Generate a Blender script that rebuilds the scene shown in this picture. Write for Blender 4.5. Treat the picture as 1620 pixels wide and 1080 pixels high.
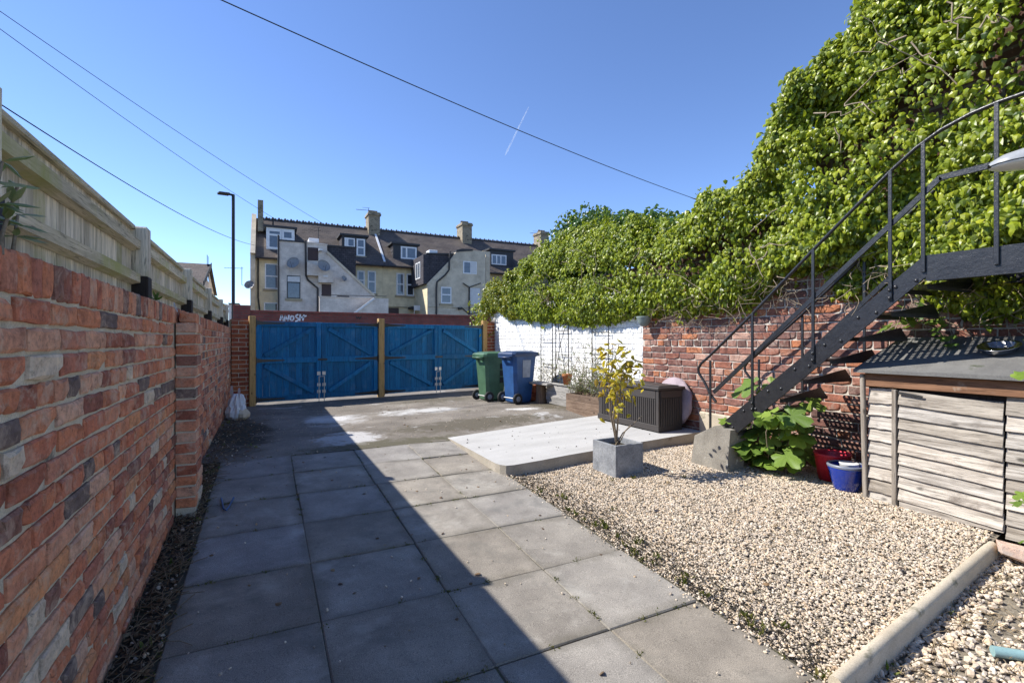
import bpy, math, random
import numpy as np
from mathutils import Vector, Matrix, noise as mnoise
for o in list(bpy.data.objects): bpy.data.objects.remove(o)
C = bpy.context.scene.collection
SC = bpy.context.scene
R = random.Random(7); NR = np.random.RandomState(11)
PI = math.pi
# ---------------------------------------------------------------- camera, sky, sun, exposure
F, CX, CY = 779.0, 810.0, 538.0
FX, FY = 0.4477, 0.8942          # camera looks 26.6 degrees right of the yard axis (+Y)
cd = bpy.data.cameras.new('camera'); cam = bpy.data.objects.new('camera', cd); C.objects.link(cam)
cam.location = (0, 0, 0); cam.rotation_euler = (math.radians(90), 0, -math.atan2(FX, FY))
cd.sensor_width = 36; cd.lens = 36*F/1620; cd.shift_y = -2/1620; cd.clip_start = .05; cd.clip_end = 20000
SC.camera = cam
LD = Vector((.87, -.56, -1.0)).normalized()        # the way sunlight travels
elev = math.asin(-LD.z); az = math.atan2(-LD.x, -LD.y)
w = bpy.data.worlds.new('World'); SC.world = w; w.use_nodes = True
nt = w.node_tree
sk = nt.nodes.new('ShaderNodeTexSky'); sk.sky_type = 'NISHITA'; sk.sun_disc = False
sk.sun_elevation = elev; sk.sun_rotation = az; sk.air_density = 1.0; sk.dust_density = 0; sk.ozone_density = 2.5; sk.altitude = 3000
bg = nt.nodes['Background']; bg.inputs['Strength'].default_value = .11
hs = nt.nodes.new('ShaderNodeHueSaturation'); hs.inputs['Hue'].default_value = .507; hs.inputs['Saturation'].default_value = 1.08
nt.links.new(sk.outputs[0], hs.inputs['Color']); nt.links.new(hs.outputs[0], bg.inputs[0])
sd = bpy.data.lights.new('sun', 'SUN'); sd.energy = 3.3; sd.angle = math.radians(.53); sd.color = (1, .955, .88)
so = bpy.data.objects.new('sun', sd); C.objects.link(so); so.location = (-8, 6, 12)
so.rotation_euler = LD.to_track_quat('-Z', 'Y').to_euler()
SC.view_settings.view_transform = 'Standard'; SC.view_settings.look = 'None'
SC.view_settings.gamma = 1; SC.view_settings.exposure = 1.28; SC.view_settings.use_curve_mapping = False

# ---------------------------------------------------------------- helpers
def proj(p):
    x, y, z = p; f = FX*x+FY*y
    if f < .05: return (-9e3, -9e3, 9e3)
    return (CX+F*(FY*x-FX*y)/f, CY-F*z/f, f)
def PX(u, Y): d = (u-CX)/F; return Y*(FX+FY*d)/(FY-FX*d)
def PZ(u, v, Y): d = (u-CX)/F; return (CY-v)/F*Y/(FY-FX*d)
WO = {}
def woff(p): return WO.get(p.name, Vector((0, 0, 0)))
def props(o, label=None, cat=None, group=None, kind=None):
    if label: o['label'] = label
    if cat: o['category'] = cat
    if group: o['group'] = group
    if kind: o['kind'] = kind
    return o
def thing(name, label, cat, loc=(0, 0, 0), rz=0, group=None, local=False):
    o = bpy.data.objects.new(name, None); o.empty_display_size = .1; C.objects.link(o)
    o.location = loc; o.rotation_euler = (0, 0, rz)
    WO[o.name] = Vector((0, 0, 0)) if local else Vector(loc)
    return props(o, label, cat, group)
def link(name, me, parent=None, loc=(0, 0, 0), rot=None):
    o = bpy.data.objects.new(name, me); C.objects.link(o)
    if parent: o.parent = parent; WO[o.name] = woff(parent)
    o.location = loc
    if rot is not None: o.rotation_euler = rot
    return o
def copy_tree(o, parent=None):
    c = o.copy(); C.objects.link(c); c.parent = parent; WO[c.name] = woff(o)
    for ch in list(o.children): copy_tree(ch, c)
    return c
class MB:
    def __init__(s): s.v = []; s.f = []; s.sm = []
    def add(s, V, Fs, smooth=False):
        b = len(s.v); s.v += [tuple(p) for p in V]; s.f += [tuple(i+b for i in f) for f in Fs]; s.sm += [smooth]*len(Fs); return s
    def box(s, a, b, ch=0.0, jit=0.0, M=None):
        (x0, y0, z0), (x1, y1, z1) = a, b
        x0, x1 = min(x0, x1), max(x0, x1); y0, y1 = min(y0, y1), max(y0, y1); z0, z1 = min(z0, z1), max(z0, z1)
        if ch <= 0:
            V = [(x, y, z) for z in (z0, z1) for y in (y0, y1) for x in (x0, x1)]
            Fs = [(0, 2, 3, 1), (4, 5, 7, 6), (0, 1, 5, 4), (2, 6, 7, 3), (0, 4, 6, 2), (1, 3, 7, 5)]
        else:
            V, Fs = cbox(x1-x0, y1-y0, z1-z0, ch, jit)
            c = ((x0+x1)/2, (y0+y1)/2, (z0+z1)/2); V = [(p[0]+c[0], p[1]+c[1], p[2]+c[2]) for p in V]
        if M is not None: V = [tuple(M @ Vector(p)) for p in V]
        return s.add(V, Fs)
    def bar(s, p, q, w, h, up=(0, 0, 1), ch=0):      # square bar between two points
        p, q = Vector(p), Vector(q); d = (q-p); L = d.length; d.normalize()
        x = d.cross(Vector(up))
        if x.length < 1e-4: x = d.cross(Vector((1, 0, 0)))
        x.normalize(); u = x.cross(d)
        M = Matrix((x, d, u)).transposed().to_4x4(); M.translation = (p+q)/2
        return s.box((-w/2, -L/2, -h/2), (w/2, L/2, h/2), ch, 0, M)
    def tube(s, pts, r, n=6, cap=True):
        pts = [Vector(p) for p in pts]; m = len(pts)
        rs = r if isinstance(r, (list, tuple)) else [r]*m
        V = []; prev = None
        for i, p in enumerate(pts):
            t = (pts[min(i+1, m-1)]-pts[max(i-1, 0)]).normalized()
            if prev is None: a = t.orthogonal().normalized()
            else:
                a = prev-t*prev.dot(t)
                a = a.normalized() if a.length > 1e-6 else t.orthogonal().normalized()
            prev = a; b = t.cross(a)
            for k in range(n): V.append(p+(a*math.cos(2*PI*k/n)+b*math.sin(2*PI*k/n))*rs[i])
        Fs = [(i*n+k, i*n+(k+1) % n, (i+1)*n+(k+1) % n, (i+1)*n+k) for i in range(m-1) for k in range(n)]
        s.add(V, Fs, True)
        if cap:
            s.add(V[:n], [tuple(range(n))[::-1]]); s.add(V[-n:], [tuple(range(n))])
        return s
    def lathe(s, prof, n=20, c=(0, 0, 0), sy=1, smooth=True):
        V = [(c[0]+r*math.cos(2*PI*k/n), c[1]+sy*r*math.sin(2*PI*k/n), c[2]+z) for r, z in prof for k in range(n)]
        Fs = [(i*n+k, i*n+(k+1) % n, (i+1)*n+(k+1) % n, (i+1)*n+k) for i in range(len(prof)-1) for k in range(n)]
        return s.add(V, Fs, smooth)
    def prism(s, poly, ext, fn):       # poly 2D, ext=(a,b), fn(p,q,e)->xyz
        n = len(poly); V = [fn(p[0], p[1], ext[0]) for p in poly]+[fn(p[0], p[1], ext[1]) for p in poly]
        Fs = [tuple(range(n)), tuple(range(2*n-1, n-1, -1))]+[(i, i+n, (i+1) % n+n, (i+1) % n) for i in range(n)]
        return s.add(V, Fs)
    def mesh(s, name, mat, off=Vector((0, 0, 0)), rnd=None, fix=True):
        me = bpy.data.meshes.new(name); me.from_pydata([(p[0]-off[0], p[1]-off[1], p[2]-off[2]) for p in s.v], [], s.f)
        me.polygons.foreach_set('use_smooth', s.sm)
        if mat: me.materials.append(mat)
        if rnd is not None:
            at = me.attributes.new('rnd', 'FLOAT', 'FACE'); at.data.foreach_set('value', rnd)
        if fix:
            import bmesh
            bm = bmesh.new(); bm.from_mesh(me); bmesh.ops.recalc_face_normals(bm, faces=bm.faces); bm.to_mesh(me); bm.free()
        me.update(); return me
    def build(s, name, mat, parent=None, rnd=None, fix=True, **kw):
        if parent is not None: return props(link(name, s.mesh(name, mat, woff(parent), rnd, fix), parent), **kw)
        V = np.array(s.v); c = Vector(((V[:, 0].min()+V[:, 0].max())/2, (V[:, 1].min()+V[:, 1].max())/2, V[:, 2].min()))
        o = link(name, s.mesh(name, mat, c, rnd, fix)); o.location = c; WO[o.name] = c
        return props(o, **kw)
def cbox(dx, dy, dz, ch, jit=0.0, rg=None):
    rg = rg or R; V = []; idx = {}
    h = (dx/2, dy/2, dz/2)
    for sx in (-1, 1):
        for sy in (-1, 1):
            for sz in (-1, 1):
                for ax in range(3):
                    p = [sx*(h[0]-ch), sy*(h[1]-ch), sz*(h[2]-ch)]; p[ax] = (sx, sy, sz)[ax]*h[ax]
                    idx[(sx, sy, sz, ax)] = len(V); V.append([q+rg.uniform(-jit, jit) for q in p])
    Fs = []
    for ax in range(3):
        o1, o2 = [(1, 2), (2, 0), (0, 1)][ax]
        for sg in (-1, 1):
            q = []
            for a, b in ((-1, -1), (1, -1), (1, 1), (-1, 1)):
                k = [0, 0, 0]; k[ax] = sg; k[o1] = a; k[o2] = b; q.append(idx[(*k, ax)])
            Fs.append(tuple(q if sg > 0 else q[::-1]))
        for a in (-1, 1):
            for b in (-1, 1):
                ks = []
                for t, fx in ((-1, o1), (1, o1), (1, o2), (-1, o2)):
                    k = [0, 0, 0]; k[ax] = t; k[o1] = a; k[o2] = b; ks.append(idx[(*k, fx)])
                Fs.append(tuple(ks if a*b < 0 else ks[::-1]))
    for sx in (-1, 1):
        for sy in (-1, 1):
            for sz in (-1, 1):
                t = [idx[(sx, sy, sz, a)] for a in range(3)]
                Fs.append(tuple(t if sx*sy*sz > 0 else t[::-1]))
    return V, Fs
def tri(Fs):
    out = []
    for f in Fs:
        for i in range(1, len(f)-1): out.append((f[0], f[i], f[i+1]))
    return out
def scatter(name, variants, Rm, T, rnd, mat, parent=None, smooth=False, vi=None):
    """many small pieces as ONE mesh; variants = [(V, trifaces)]"""
    Rm, T, rnd = np.asarray(Rm, float), np.asarray(T, float), np.asarray(rnd, float)
    N = len(T); vi = NR.randint(0, len(variants), N) if vi is None else np.asarray(vi)
    VV, FF, AA = [], [], []; base = 0
    off = woff(parent) if parent else Vector((0, 0, 0))
    for k, (V, Fs) in enumerate(variants):
        s = np.where(vi == k)[0]
        if len(s) == 0: continue
        V = np.array(V, float); Fs = np.array(Fs, int)
        P = np.einsum('nij,vj->nvi', Rm[s], V)+T[s][:, None, :]-np.array(off)
        VV.append(P.reshape(-1, 3)); n = len(V)
        FF.append((Fs[None]+(np.arange(len(s))*n)[:, None, None]+base).reshape(-1, 3)); base += n*len(s)
        AA.append(np.repeat(rnd[s], len(Fs)))
    VV = np.concatenate(VV); FF = np.concatenate(FF); AA = np.concatenate(AA)
    me = bpy.data.meshes.new(name); me.vertices.add(len(VV)); me.vertices.foreach_set('co', VV.ravel())
    me.loops.add(FF.size); me.loops.foreach_set('vertex_index', FF.ravel().astype(np.int32))
    me.polygons.add(len(FF)); me.polygons.foreach_set('loop_start', np.arange(0, FF.size, 3, dtype=np.int32))
    me.polygons.foreach_set('loop_total', np.full(len(FF), 3, dtype=np.int32))
    me.polygons.foreach_set('use_smooth', np.full(len(FF), smooth))
    me.update(calc_edges=True)
    at = me.attributes.new('rnd', 'FLOAT', 'FACE'); at.data.foreach_set('value', AA.astype(np.float32))
    me.materials.append(mat)
    return link(name, me, parent)
def vmesh(name, V, Fs, mat, rnd=0.0, smooth=False):
    me = bpy.data.meshes.new(name); me.from_pydata([tuple(p) for p in V], [], [tuple(f) for f in Fs]); me.materials.append(mat)
    if smooth: me.polygons.foreach_set('use_smooth', [True]*len(me.polygons))
    at = me.attributes.new('rnd', 'FLOAT', 'FACE'); at.data.foreach_set('value', [rnd]*len(me.polygons)); return me
def rots(N, tilt=PI):                       # random rotations
    q = NR.normal(size=(N, 4)); q /= np.linalg.norm(q, axis=1)[:, None]
    a, b, c, d = q.T
    return np.stack([np.stack([1-2*(c*c+d*d), 2*(b*c-a*d), 2*(b*d+a*c)], 1), np.stack([2*(b*c+a*d), 1-2*(b*b+d*d), 2*(c*d-a*b)], 1),
                     np.stack([2*(b*d-a*c), 2*(c*d+a*b), 1-2*(b*b+c*c)], 1)], 1)
def frames(tip, nrm):                       # leaf frames: y = tip direction, z = normal
    tip = tip/np.linalg.norm(tip, axis=1)[:, None]
    x = np.cross(tip, nrm); x /= np.linalg.norm(x, axis=1)[:, None]; z = np.cross(x, tip)
    return np.stack([x, tip, z], 2)
def zrot(a): c, s = math.cos(a), math.sin(a); return np.array([[c, -s, 0], [s, c, 0], [0, 0, 1.]])

# ---------------------------------------------------------------- materials
def mat_new(name):
    m = bpy.data.materials.new(name); m.use_nodes = True; n = m.node_tree; b = n.nodes['Principled BSDF']; return m, n, b
def N(n, t, **kw):
    x = n.nodes.new('ShaderNode'+t)
    for k, v in kw.items():
        if k in x.inputs.keys(): x.inputs[k].default_value = v
        else: setattr(x, k, v)
    return x
def ramp(n, stops, interp='LINEAR'):
    r = N(n, 'ValToRGB'); e = r.color_ramp.elements; r.color_ramp.interpolation = interp
    while len(e) > 1: e.remove(e[-1])
    for i, (p, c) in enumerate(stops):
        if i == 0: e[0].position = p; q = e[0]
        else: q = e.new(p)
        q.color = (*c, 1) if len(c) == 3 else c
    return r
def coords(n, stretch=(1, 1, 1), rand=True):
    tc = N(n, 'TexCoord'); mp = N(n, 'Mapping'); mp.inputs['Scale'].default_value = stretch
    if rand:
        oi = N(n, 'ObjectInfo'); at = N(n, 'Attribute', attribute_name='rnd'); ad = N(n, 'Math', operation='ADD')
        n.links.new(oi.outputs['Random'], ad.inputs[0]); n.links.new(at.outputs['Fac'], ad.inputs[1])
        mu = N(n, 'VectorMath', operation='SCALE'); mu.inputs[0].default_value = (17.3, 31.7, 23.1); n.links.new(ad.outputs[0], mu.inputs['Scale'])
        av = N(n, 'VectorMath', operation='ADD'); n.links.new(tc.outputs['Object'], av.inputs[0]); n.links.new(mu.outputs[0], av.inputs[1])
        n.links.new(av.outputs[0], mp.inputs['Vector'])
    else: n.links.new(tc.outputs['Object'], mp.inputs['Vector'])
    return mp.outputs[0]
def rand01(n):
    oi = N(n, 'ObjectInfo'); at = N(n, 'Attribute', attribute_name='rnd'); ad = N(n, 'Math', operation='ADD'); fr = N(n, 'Math', operation='FRACT')
    n.links.new(oi.outputs['Random'], ad.inputs[0]); n.links.new(at.outputs['Fac'], ad.inputs[1]); n.links.new(ad.outputs[0], fr.inputs[0]); return fr.outputs[0]
def mixc(n, fac, a, b, blend='MIX'):
    x = N(n, 'Mix', data_type='RGBA', blend_type=blend)
    for s, v in ((x.inputs[0], fac), (x.inputs[6], a), (x.inputs[7], b)):
        if hasattr(v, 'node'): n.links.new(v, s)
        else: s.default_value = v if isinstance(v, float) else ((*v, 1) if len(v) == 3 else v)
    return x.outputs[2]
def noi(n, vec, scale, detail=5, rough=.6, dist=0):
    x = N(n, 'TexNoise'); x.inputs['Scale'].default_value = scale; x.inputs['Detail'].default_value = detail
    x.inputs['Roughness'].default_value = rough; x.inputs['Distortion'].default_value = dist; n.links.new(vec, x.inputs['Vector']); return x.outputs['Fac']
def bump(n, b, h, strength, dist=.01):
    bp = N(n, 'Bump'); bp.inputs['Strength'].default_value = strength; bp.inputs['Distance'].default_value = dist
    n.links.new(h, bp.inputs['Height']); n.links.new(bp.outputs[0], b.inputs['Normal'])
def mk(name, stops, scale=8, rough=.8, bmp=.3, bscale=60, bdist=.004, stretch=(1, 1, 1), var=0.0, spots=None, spec=.3, metal=0.0, detail=6, rstops=None, fine=.25):
    """noise ramp + fine grain + optional blotches [(colour, scale, lo, hi)]; var = piece-to-piece brightness"""
    m, n, b = mat_new(name); v = coords(n, stretch)
    c = ramp(n, stops); n.links.new(noi(n, v, scale, detail), c.inputs[0]); col = c.outputs[0]
    g = ramp(n, [(.3, (1-fine,)*3), (.7, (1+fine*.6,)*3)]); n.links.new(noi(n, v, bscale*2.3, 3), g.inputs[0]); col = mixc(n, 1.0, col, g.outputs[0], 'MULTIPLY')
    for sc, (cc, ss, lo, hi) in enumerate(spots or []):
        k = ramp(n, [(lo, (0, 0, 0)), (hi, (1, 1, 1))]); n.links.new(noi(n, v, ss, 7, .65, .4), k.inputs[0]); col = mixc(n, k.outputs[0], col, cc)
    if rstops:
        rr = ramp(n, rstops); n.links.new(rand01(n), rr.inputs[0]); col = mixc(n, 1.0, col, rr.outputs[0], 'MULTIPLY')
    if var:
        k = ramp(n, [(0, (1-var,)*3), (1, (1+var,)*3)]); n.links.new(rand01(n), k.inputs[0]); col = mixc(n, 1.0, col, k.outputs[0], 'MULTIPLY')
    n.links.new(col, b.inputs['Base Color']); b.inputs['Roughness'].default_value = rough; b.inputs['Specular IOR Level'].default_value = spec; b.inputs['Metallic'].default_value = metal
    if bmp: bump(n, b, noi(n, v, bscale, 6, .7), bmp, bdist)
    return m
def brickmat(name, pal, lime=(.42, .39, .34), soot=(.03, .028, .028), limeamt=(.60, .72), sootamt=(.66, .72), paint=None):
    m, n, b = mat_new(name); v = coords(n)
    r = ramp(n, [(i/len(pal), c) for i, c in enumerate(pal)], 'CONSTANT'); n.links.new(rand01(n), r.inputs[0]); col = r.outputs[0]
    g = ramp(n, [(.30, (.5, .46, .46)), (.5, (1, 1, 1)), (.70, (1.35, 1.3, 1.2))]); n.links.new(noi(n, v, 13, 9, .75, .3), g.inputs[0]); col = mixc(n, 1.0, col, g.outputs[0], 'MULTIPLY')
    g = ramp(n, [(.32, (.55,)*3), (.46, (1,)*3), (.68, (1.18,)*3)]); n.links.new(noi(n, v, 60, 6, .75), g.inputs[0]); col = mixc(n, 1.0, col, g.outputs[0], 'MULTIPLY')
    k = ramp(n, [(limeamt[0], (0, 0, 0)), (limeamt[1], (.8,)*3)]); n.links.new(noi(n, v, 9, 8, .75, .6), k.inputs[0]); col = mixc(n, k.outputs[0], col, lime)
    v2 = coords(n, (1.7, 1.7, 1.7)); k = ramp(n, [(sootamt[0], (0, 0, 0)), (sootamt[1], (.9,)*3)]); n.links.new(noi(n, v2, 7, 7, .7, .8), k.inputs[0]); col = mixc(n, k.outputs[0], col, soot)
    if paint:
        k = ramp(n, [(.26, (0, 0, 0)), (.33, (1, 1, 1))]); n.links.new(noi(n, v, 11, 8, .7), k.inputs[0]); col = mixc(n, k.outputs[0], col, paint)
    n.links.new(col, b.inputs['Base Color']); b.inputs['Roughness'].default_value = .88; b.inputs['Specular IOR Level'].default_value = .25
    vo = N(n, 'TexVoronoi'); vo.inputs['Scale'].default_value = 70; n.links.new(v, vo.inputs['Vector'])
    pr = ramp(n, [(.05, (0,)*3), (.22, (1,)*3)]); n.links.new(vo.outputs['Distance'], pr.inputs[0])
    hh = mixc(n, .35, noi(n, v, 45, 8, .75), pr.outputs[0]); bump(n, b, hh, .75, .007)
    return m
def leafmat(name, cols, rough=.38, trans=.35, tcol=(.30, .42, .03), spec=.45):
    m, n, b = mat_new(name)
    r = ramp(n, [(i/max(1, len(cols)-1), c) for i, c in enumerate(cols)]); n.links.new(rand01(n), r.inputs[0])
    tc = N(n, 'TexCoord'); k = ramp(n, [(.3, (.75,)*3), (.7, (1.2,)*3)]); n.links.new(noi(n, tc.outputs['Object'], 40, 3), k.inputs[0]); col = mixc(n, 1.0, r.outputs[0], k.outputs[0], 'MULTIPLY')
    n.links.new(col, b.inputs['Base Color']); b.inputs['Roughness'].default_value = rough; b.inputs['Specular IOR Level'].default_value = spec
    t = N(n, 'BsdfTranslucent'); n.links.new(mixc(n, .6, col, tcol), t.inputs['Color'])
    mx = N(n, 'MixShader'); mx.inputs[0].default_value = trans
    n.links.new(b.outputs[0], mx.inputs[1]); n.links.new(t.outputs[0], mx.inputs[2]); n.links.new(mx.outputs[0], n.nodes['Material Output'].inputs['Surface'])
    return m
def wood(name, a, c, grain='z', scale=2.2, rough=.8, spots=None, var=.14, knots=True, bmp=.35, rstops=None):
    """weathered timber: streaks along one axis, dark knots and splits"""
    m, n, b = mat_new(name); s = {'x': (.9, 14, 14), 'y': (14, .9, 14), 'z': (14, 14, .9)}[grain]; v = coords(n, s)
    r = ramp(n, [(.34, a), (.5, tuple((p+q)/2 for p, q in zip(a, c))), (.67, c)]); n.links.new(noi(n, v, scale, 9, .7, .35), r.inputs[0]); col = r.outputs[0]
    f = ramp(n, [(.33, (.28,)*3), (.45, (1,)*3)]); n.links.new(noi(n, v, scale*4.3, 5, .6), f.inputs[0]); col = mixc(n, .8, col, mixc(n, 1.0, col, f.outputs[0], 'MULTIPLY'))
    if knots:
        v3 = coords(n, {'x': (.5, 1, 1), 'y': (1, .5, 1), 'z': (1, 1, .5)}[grain]); vo = N(n, 'TexVoronoi'); vo.inputs['Scale'].default_value = 9; n.links.new(v3, vo.inputs['Vector'])
        k = ramp(n, [(.05, (.28,)*3), (.10, (.7,)*3), (.13, (1,)*3)]); n.links.new(vo.outputs['Distance'], k.inputs[0]); col = mixc(n, 1.0, col, k.outputs[0], 'MULTIPLY')
    v4 = coords(n)
    for cc, ss, lo, hi in spots or []:
        k = ramp(n, [(lo, (0, 0, 0)), (hi, (1, 1, 1))]); n.links.new(noi(n, v4, ss, 7, .65, .4), k.inputs[0]); col = mixc(n, k.outputs[0], col, cc)
    if rstops:
        rr = ramp(n, rstops); n.links.new(rand01(n), rr.inputs[0]); col = mixc(n, 1.0, col, rr.outputs[0], 'MULTIPLY')
    k = ramp(n, [(0, (1-var,)*3), (1, (1+var,)*3)]); n.links.new(rand01(n), k.inputs[0]); col = mixc(n, 1.0, col, k.outputs[0], 'MULTIPLY')
    n.links.new(col, b.inputs['Base Color']); b.inputs['Roughness'].default_value = rough; b.inputs['Specular IOR Level'].default_value = .25
    bump(n, b, noi(n, v, scale*3, 6, .7), bmp, .004); return m
def coursed(name, c1, c2, mortar, bw, bh, msize=.01, axes=('x', 'z'), rough=.85, blot=None, bmp=.4, nscale=3):
    """far masonry or slates: brick pattern over wall coordinates, with blotches"""
    m, n, b = mat_new(name); tc = N(n, 'TexCoord'); sp = N(n, 'SeparateXYZ'); n.links.new(tc.outputs['Object'], sp.inputs[0]); cb = N(n, 'CombineXYZ')
    for i, a in enumerate(axes): n.links.new(sp.outputs['XYZ'.index(a.upper())], cb.inputs[i])
    t = N(n, 'TexBrick'); n.links.new(cb.outputs[0], t.inputs['Vector'])
    for k, q in (('Color1', c1), ('Color2', c2), ('Mortar', mortar)): t.inputs[k].default_value = (*q, 1)
    t.inputs['Scale'].default_value = 1; t.inputs['Brick Width'].default_value = bw; t.inputs['Row Height'].default_value = bh; t.inputs['Mortar Size'].default_value = msize; t.inputs['Bias'].default_value = 0
    col = t.outputs['Color']; g = ramp(n, [(.3, (.72,)*3), (.7, (1.2,)*3)]); n.links.new(noi(n, tc.outputs['Object'], nscale, 8, .7), g.inputs[0]); col = mixc(n, 1.0, col, g.outputs[0], 'MULTIPLY')
    for cc, ss, lo, hi in blot or []:
        mp = N(n, 'Mapping'); mp.inputs['Scale'].default_value = (1, 1, 2); n.links.new(tc.outputs['Object'], mp.inputs[0])
        k = ramp(n, [(lo, (0, 0, 0)), (hi, (1, 1, 1))]); n.links.new(noi(n, mp.outputs[0], ss, 7, .7, .3), k.inputs[0]); col = mixc(n, k.outputs[0], col, cc)
    n.links.new(col, b.inputs['Base Color']); b.inputs['Roughness'].default_value = rough; b.inputs['Specular IOR Level'].default_value = .25
    inv = N(n, 'Math', operation='SUBTRACT'); inv.inputs[0].default_value = 1; n.links.new(t.outputs['Fac'], inv.inputs[1]); bump(n, b, inv.outputs[0], bmp, .01)
    return m
def plain(name, c, rough=.5, metal=0.0, bmp=.12, spec=.5, var=0.0, dirt=.12, coat=0):
    d = 1-dirt; m = mk(name, [(.3, tuple(x*d for x in c)), (.7, tuple(min(1, x*(1+dirt*.5)) for x in c))], 6, rough, bmp, 45, .003, var=var, spec=spec, metal=metal, fine=.08)
    if coat: m.node_tree.nodes['Principled BSDF'].inputs['Coat Weight'].default_value = coat
    return m
OLD = [(0.549, 0.201, 0.108), (0.478, 0.166, 0.094), (0.59, 0.236, 0.121), (0.367, 0.125, 0.074), (0.611, 0.292, 0.178), (0.509, 0.175, 0.098), (0.295, 0.11, 0.074), (0.611, 0.272, 0.131), (0.57, 0.272, 0.168), (0.173, 0.125, 0.108), (0.529, 0.196, 0.103), (0.438, 0.166, 0.108), (0.624, 0.362, 0.244), (0.549, 0.201, 0.103), (0.58, 0.221, 0.113), (0.624, 0.503, 0.374), (0.509, 0.211, 0.131), (0.57, 0.242, 0.14), (0.254, 0.121, 0.089), (0.54, 0.192, 0.098), (0.611, 0.322, 0.206)]
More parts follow.
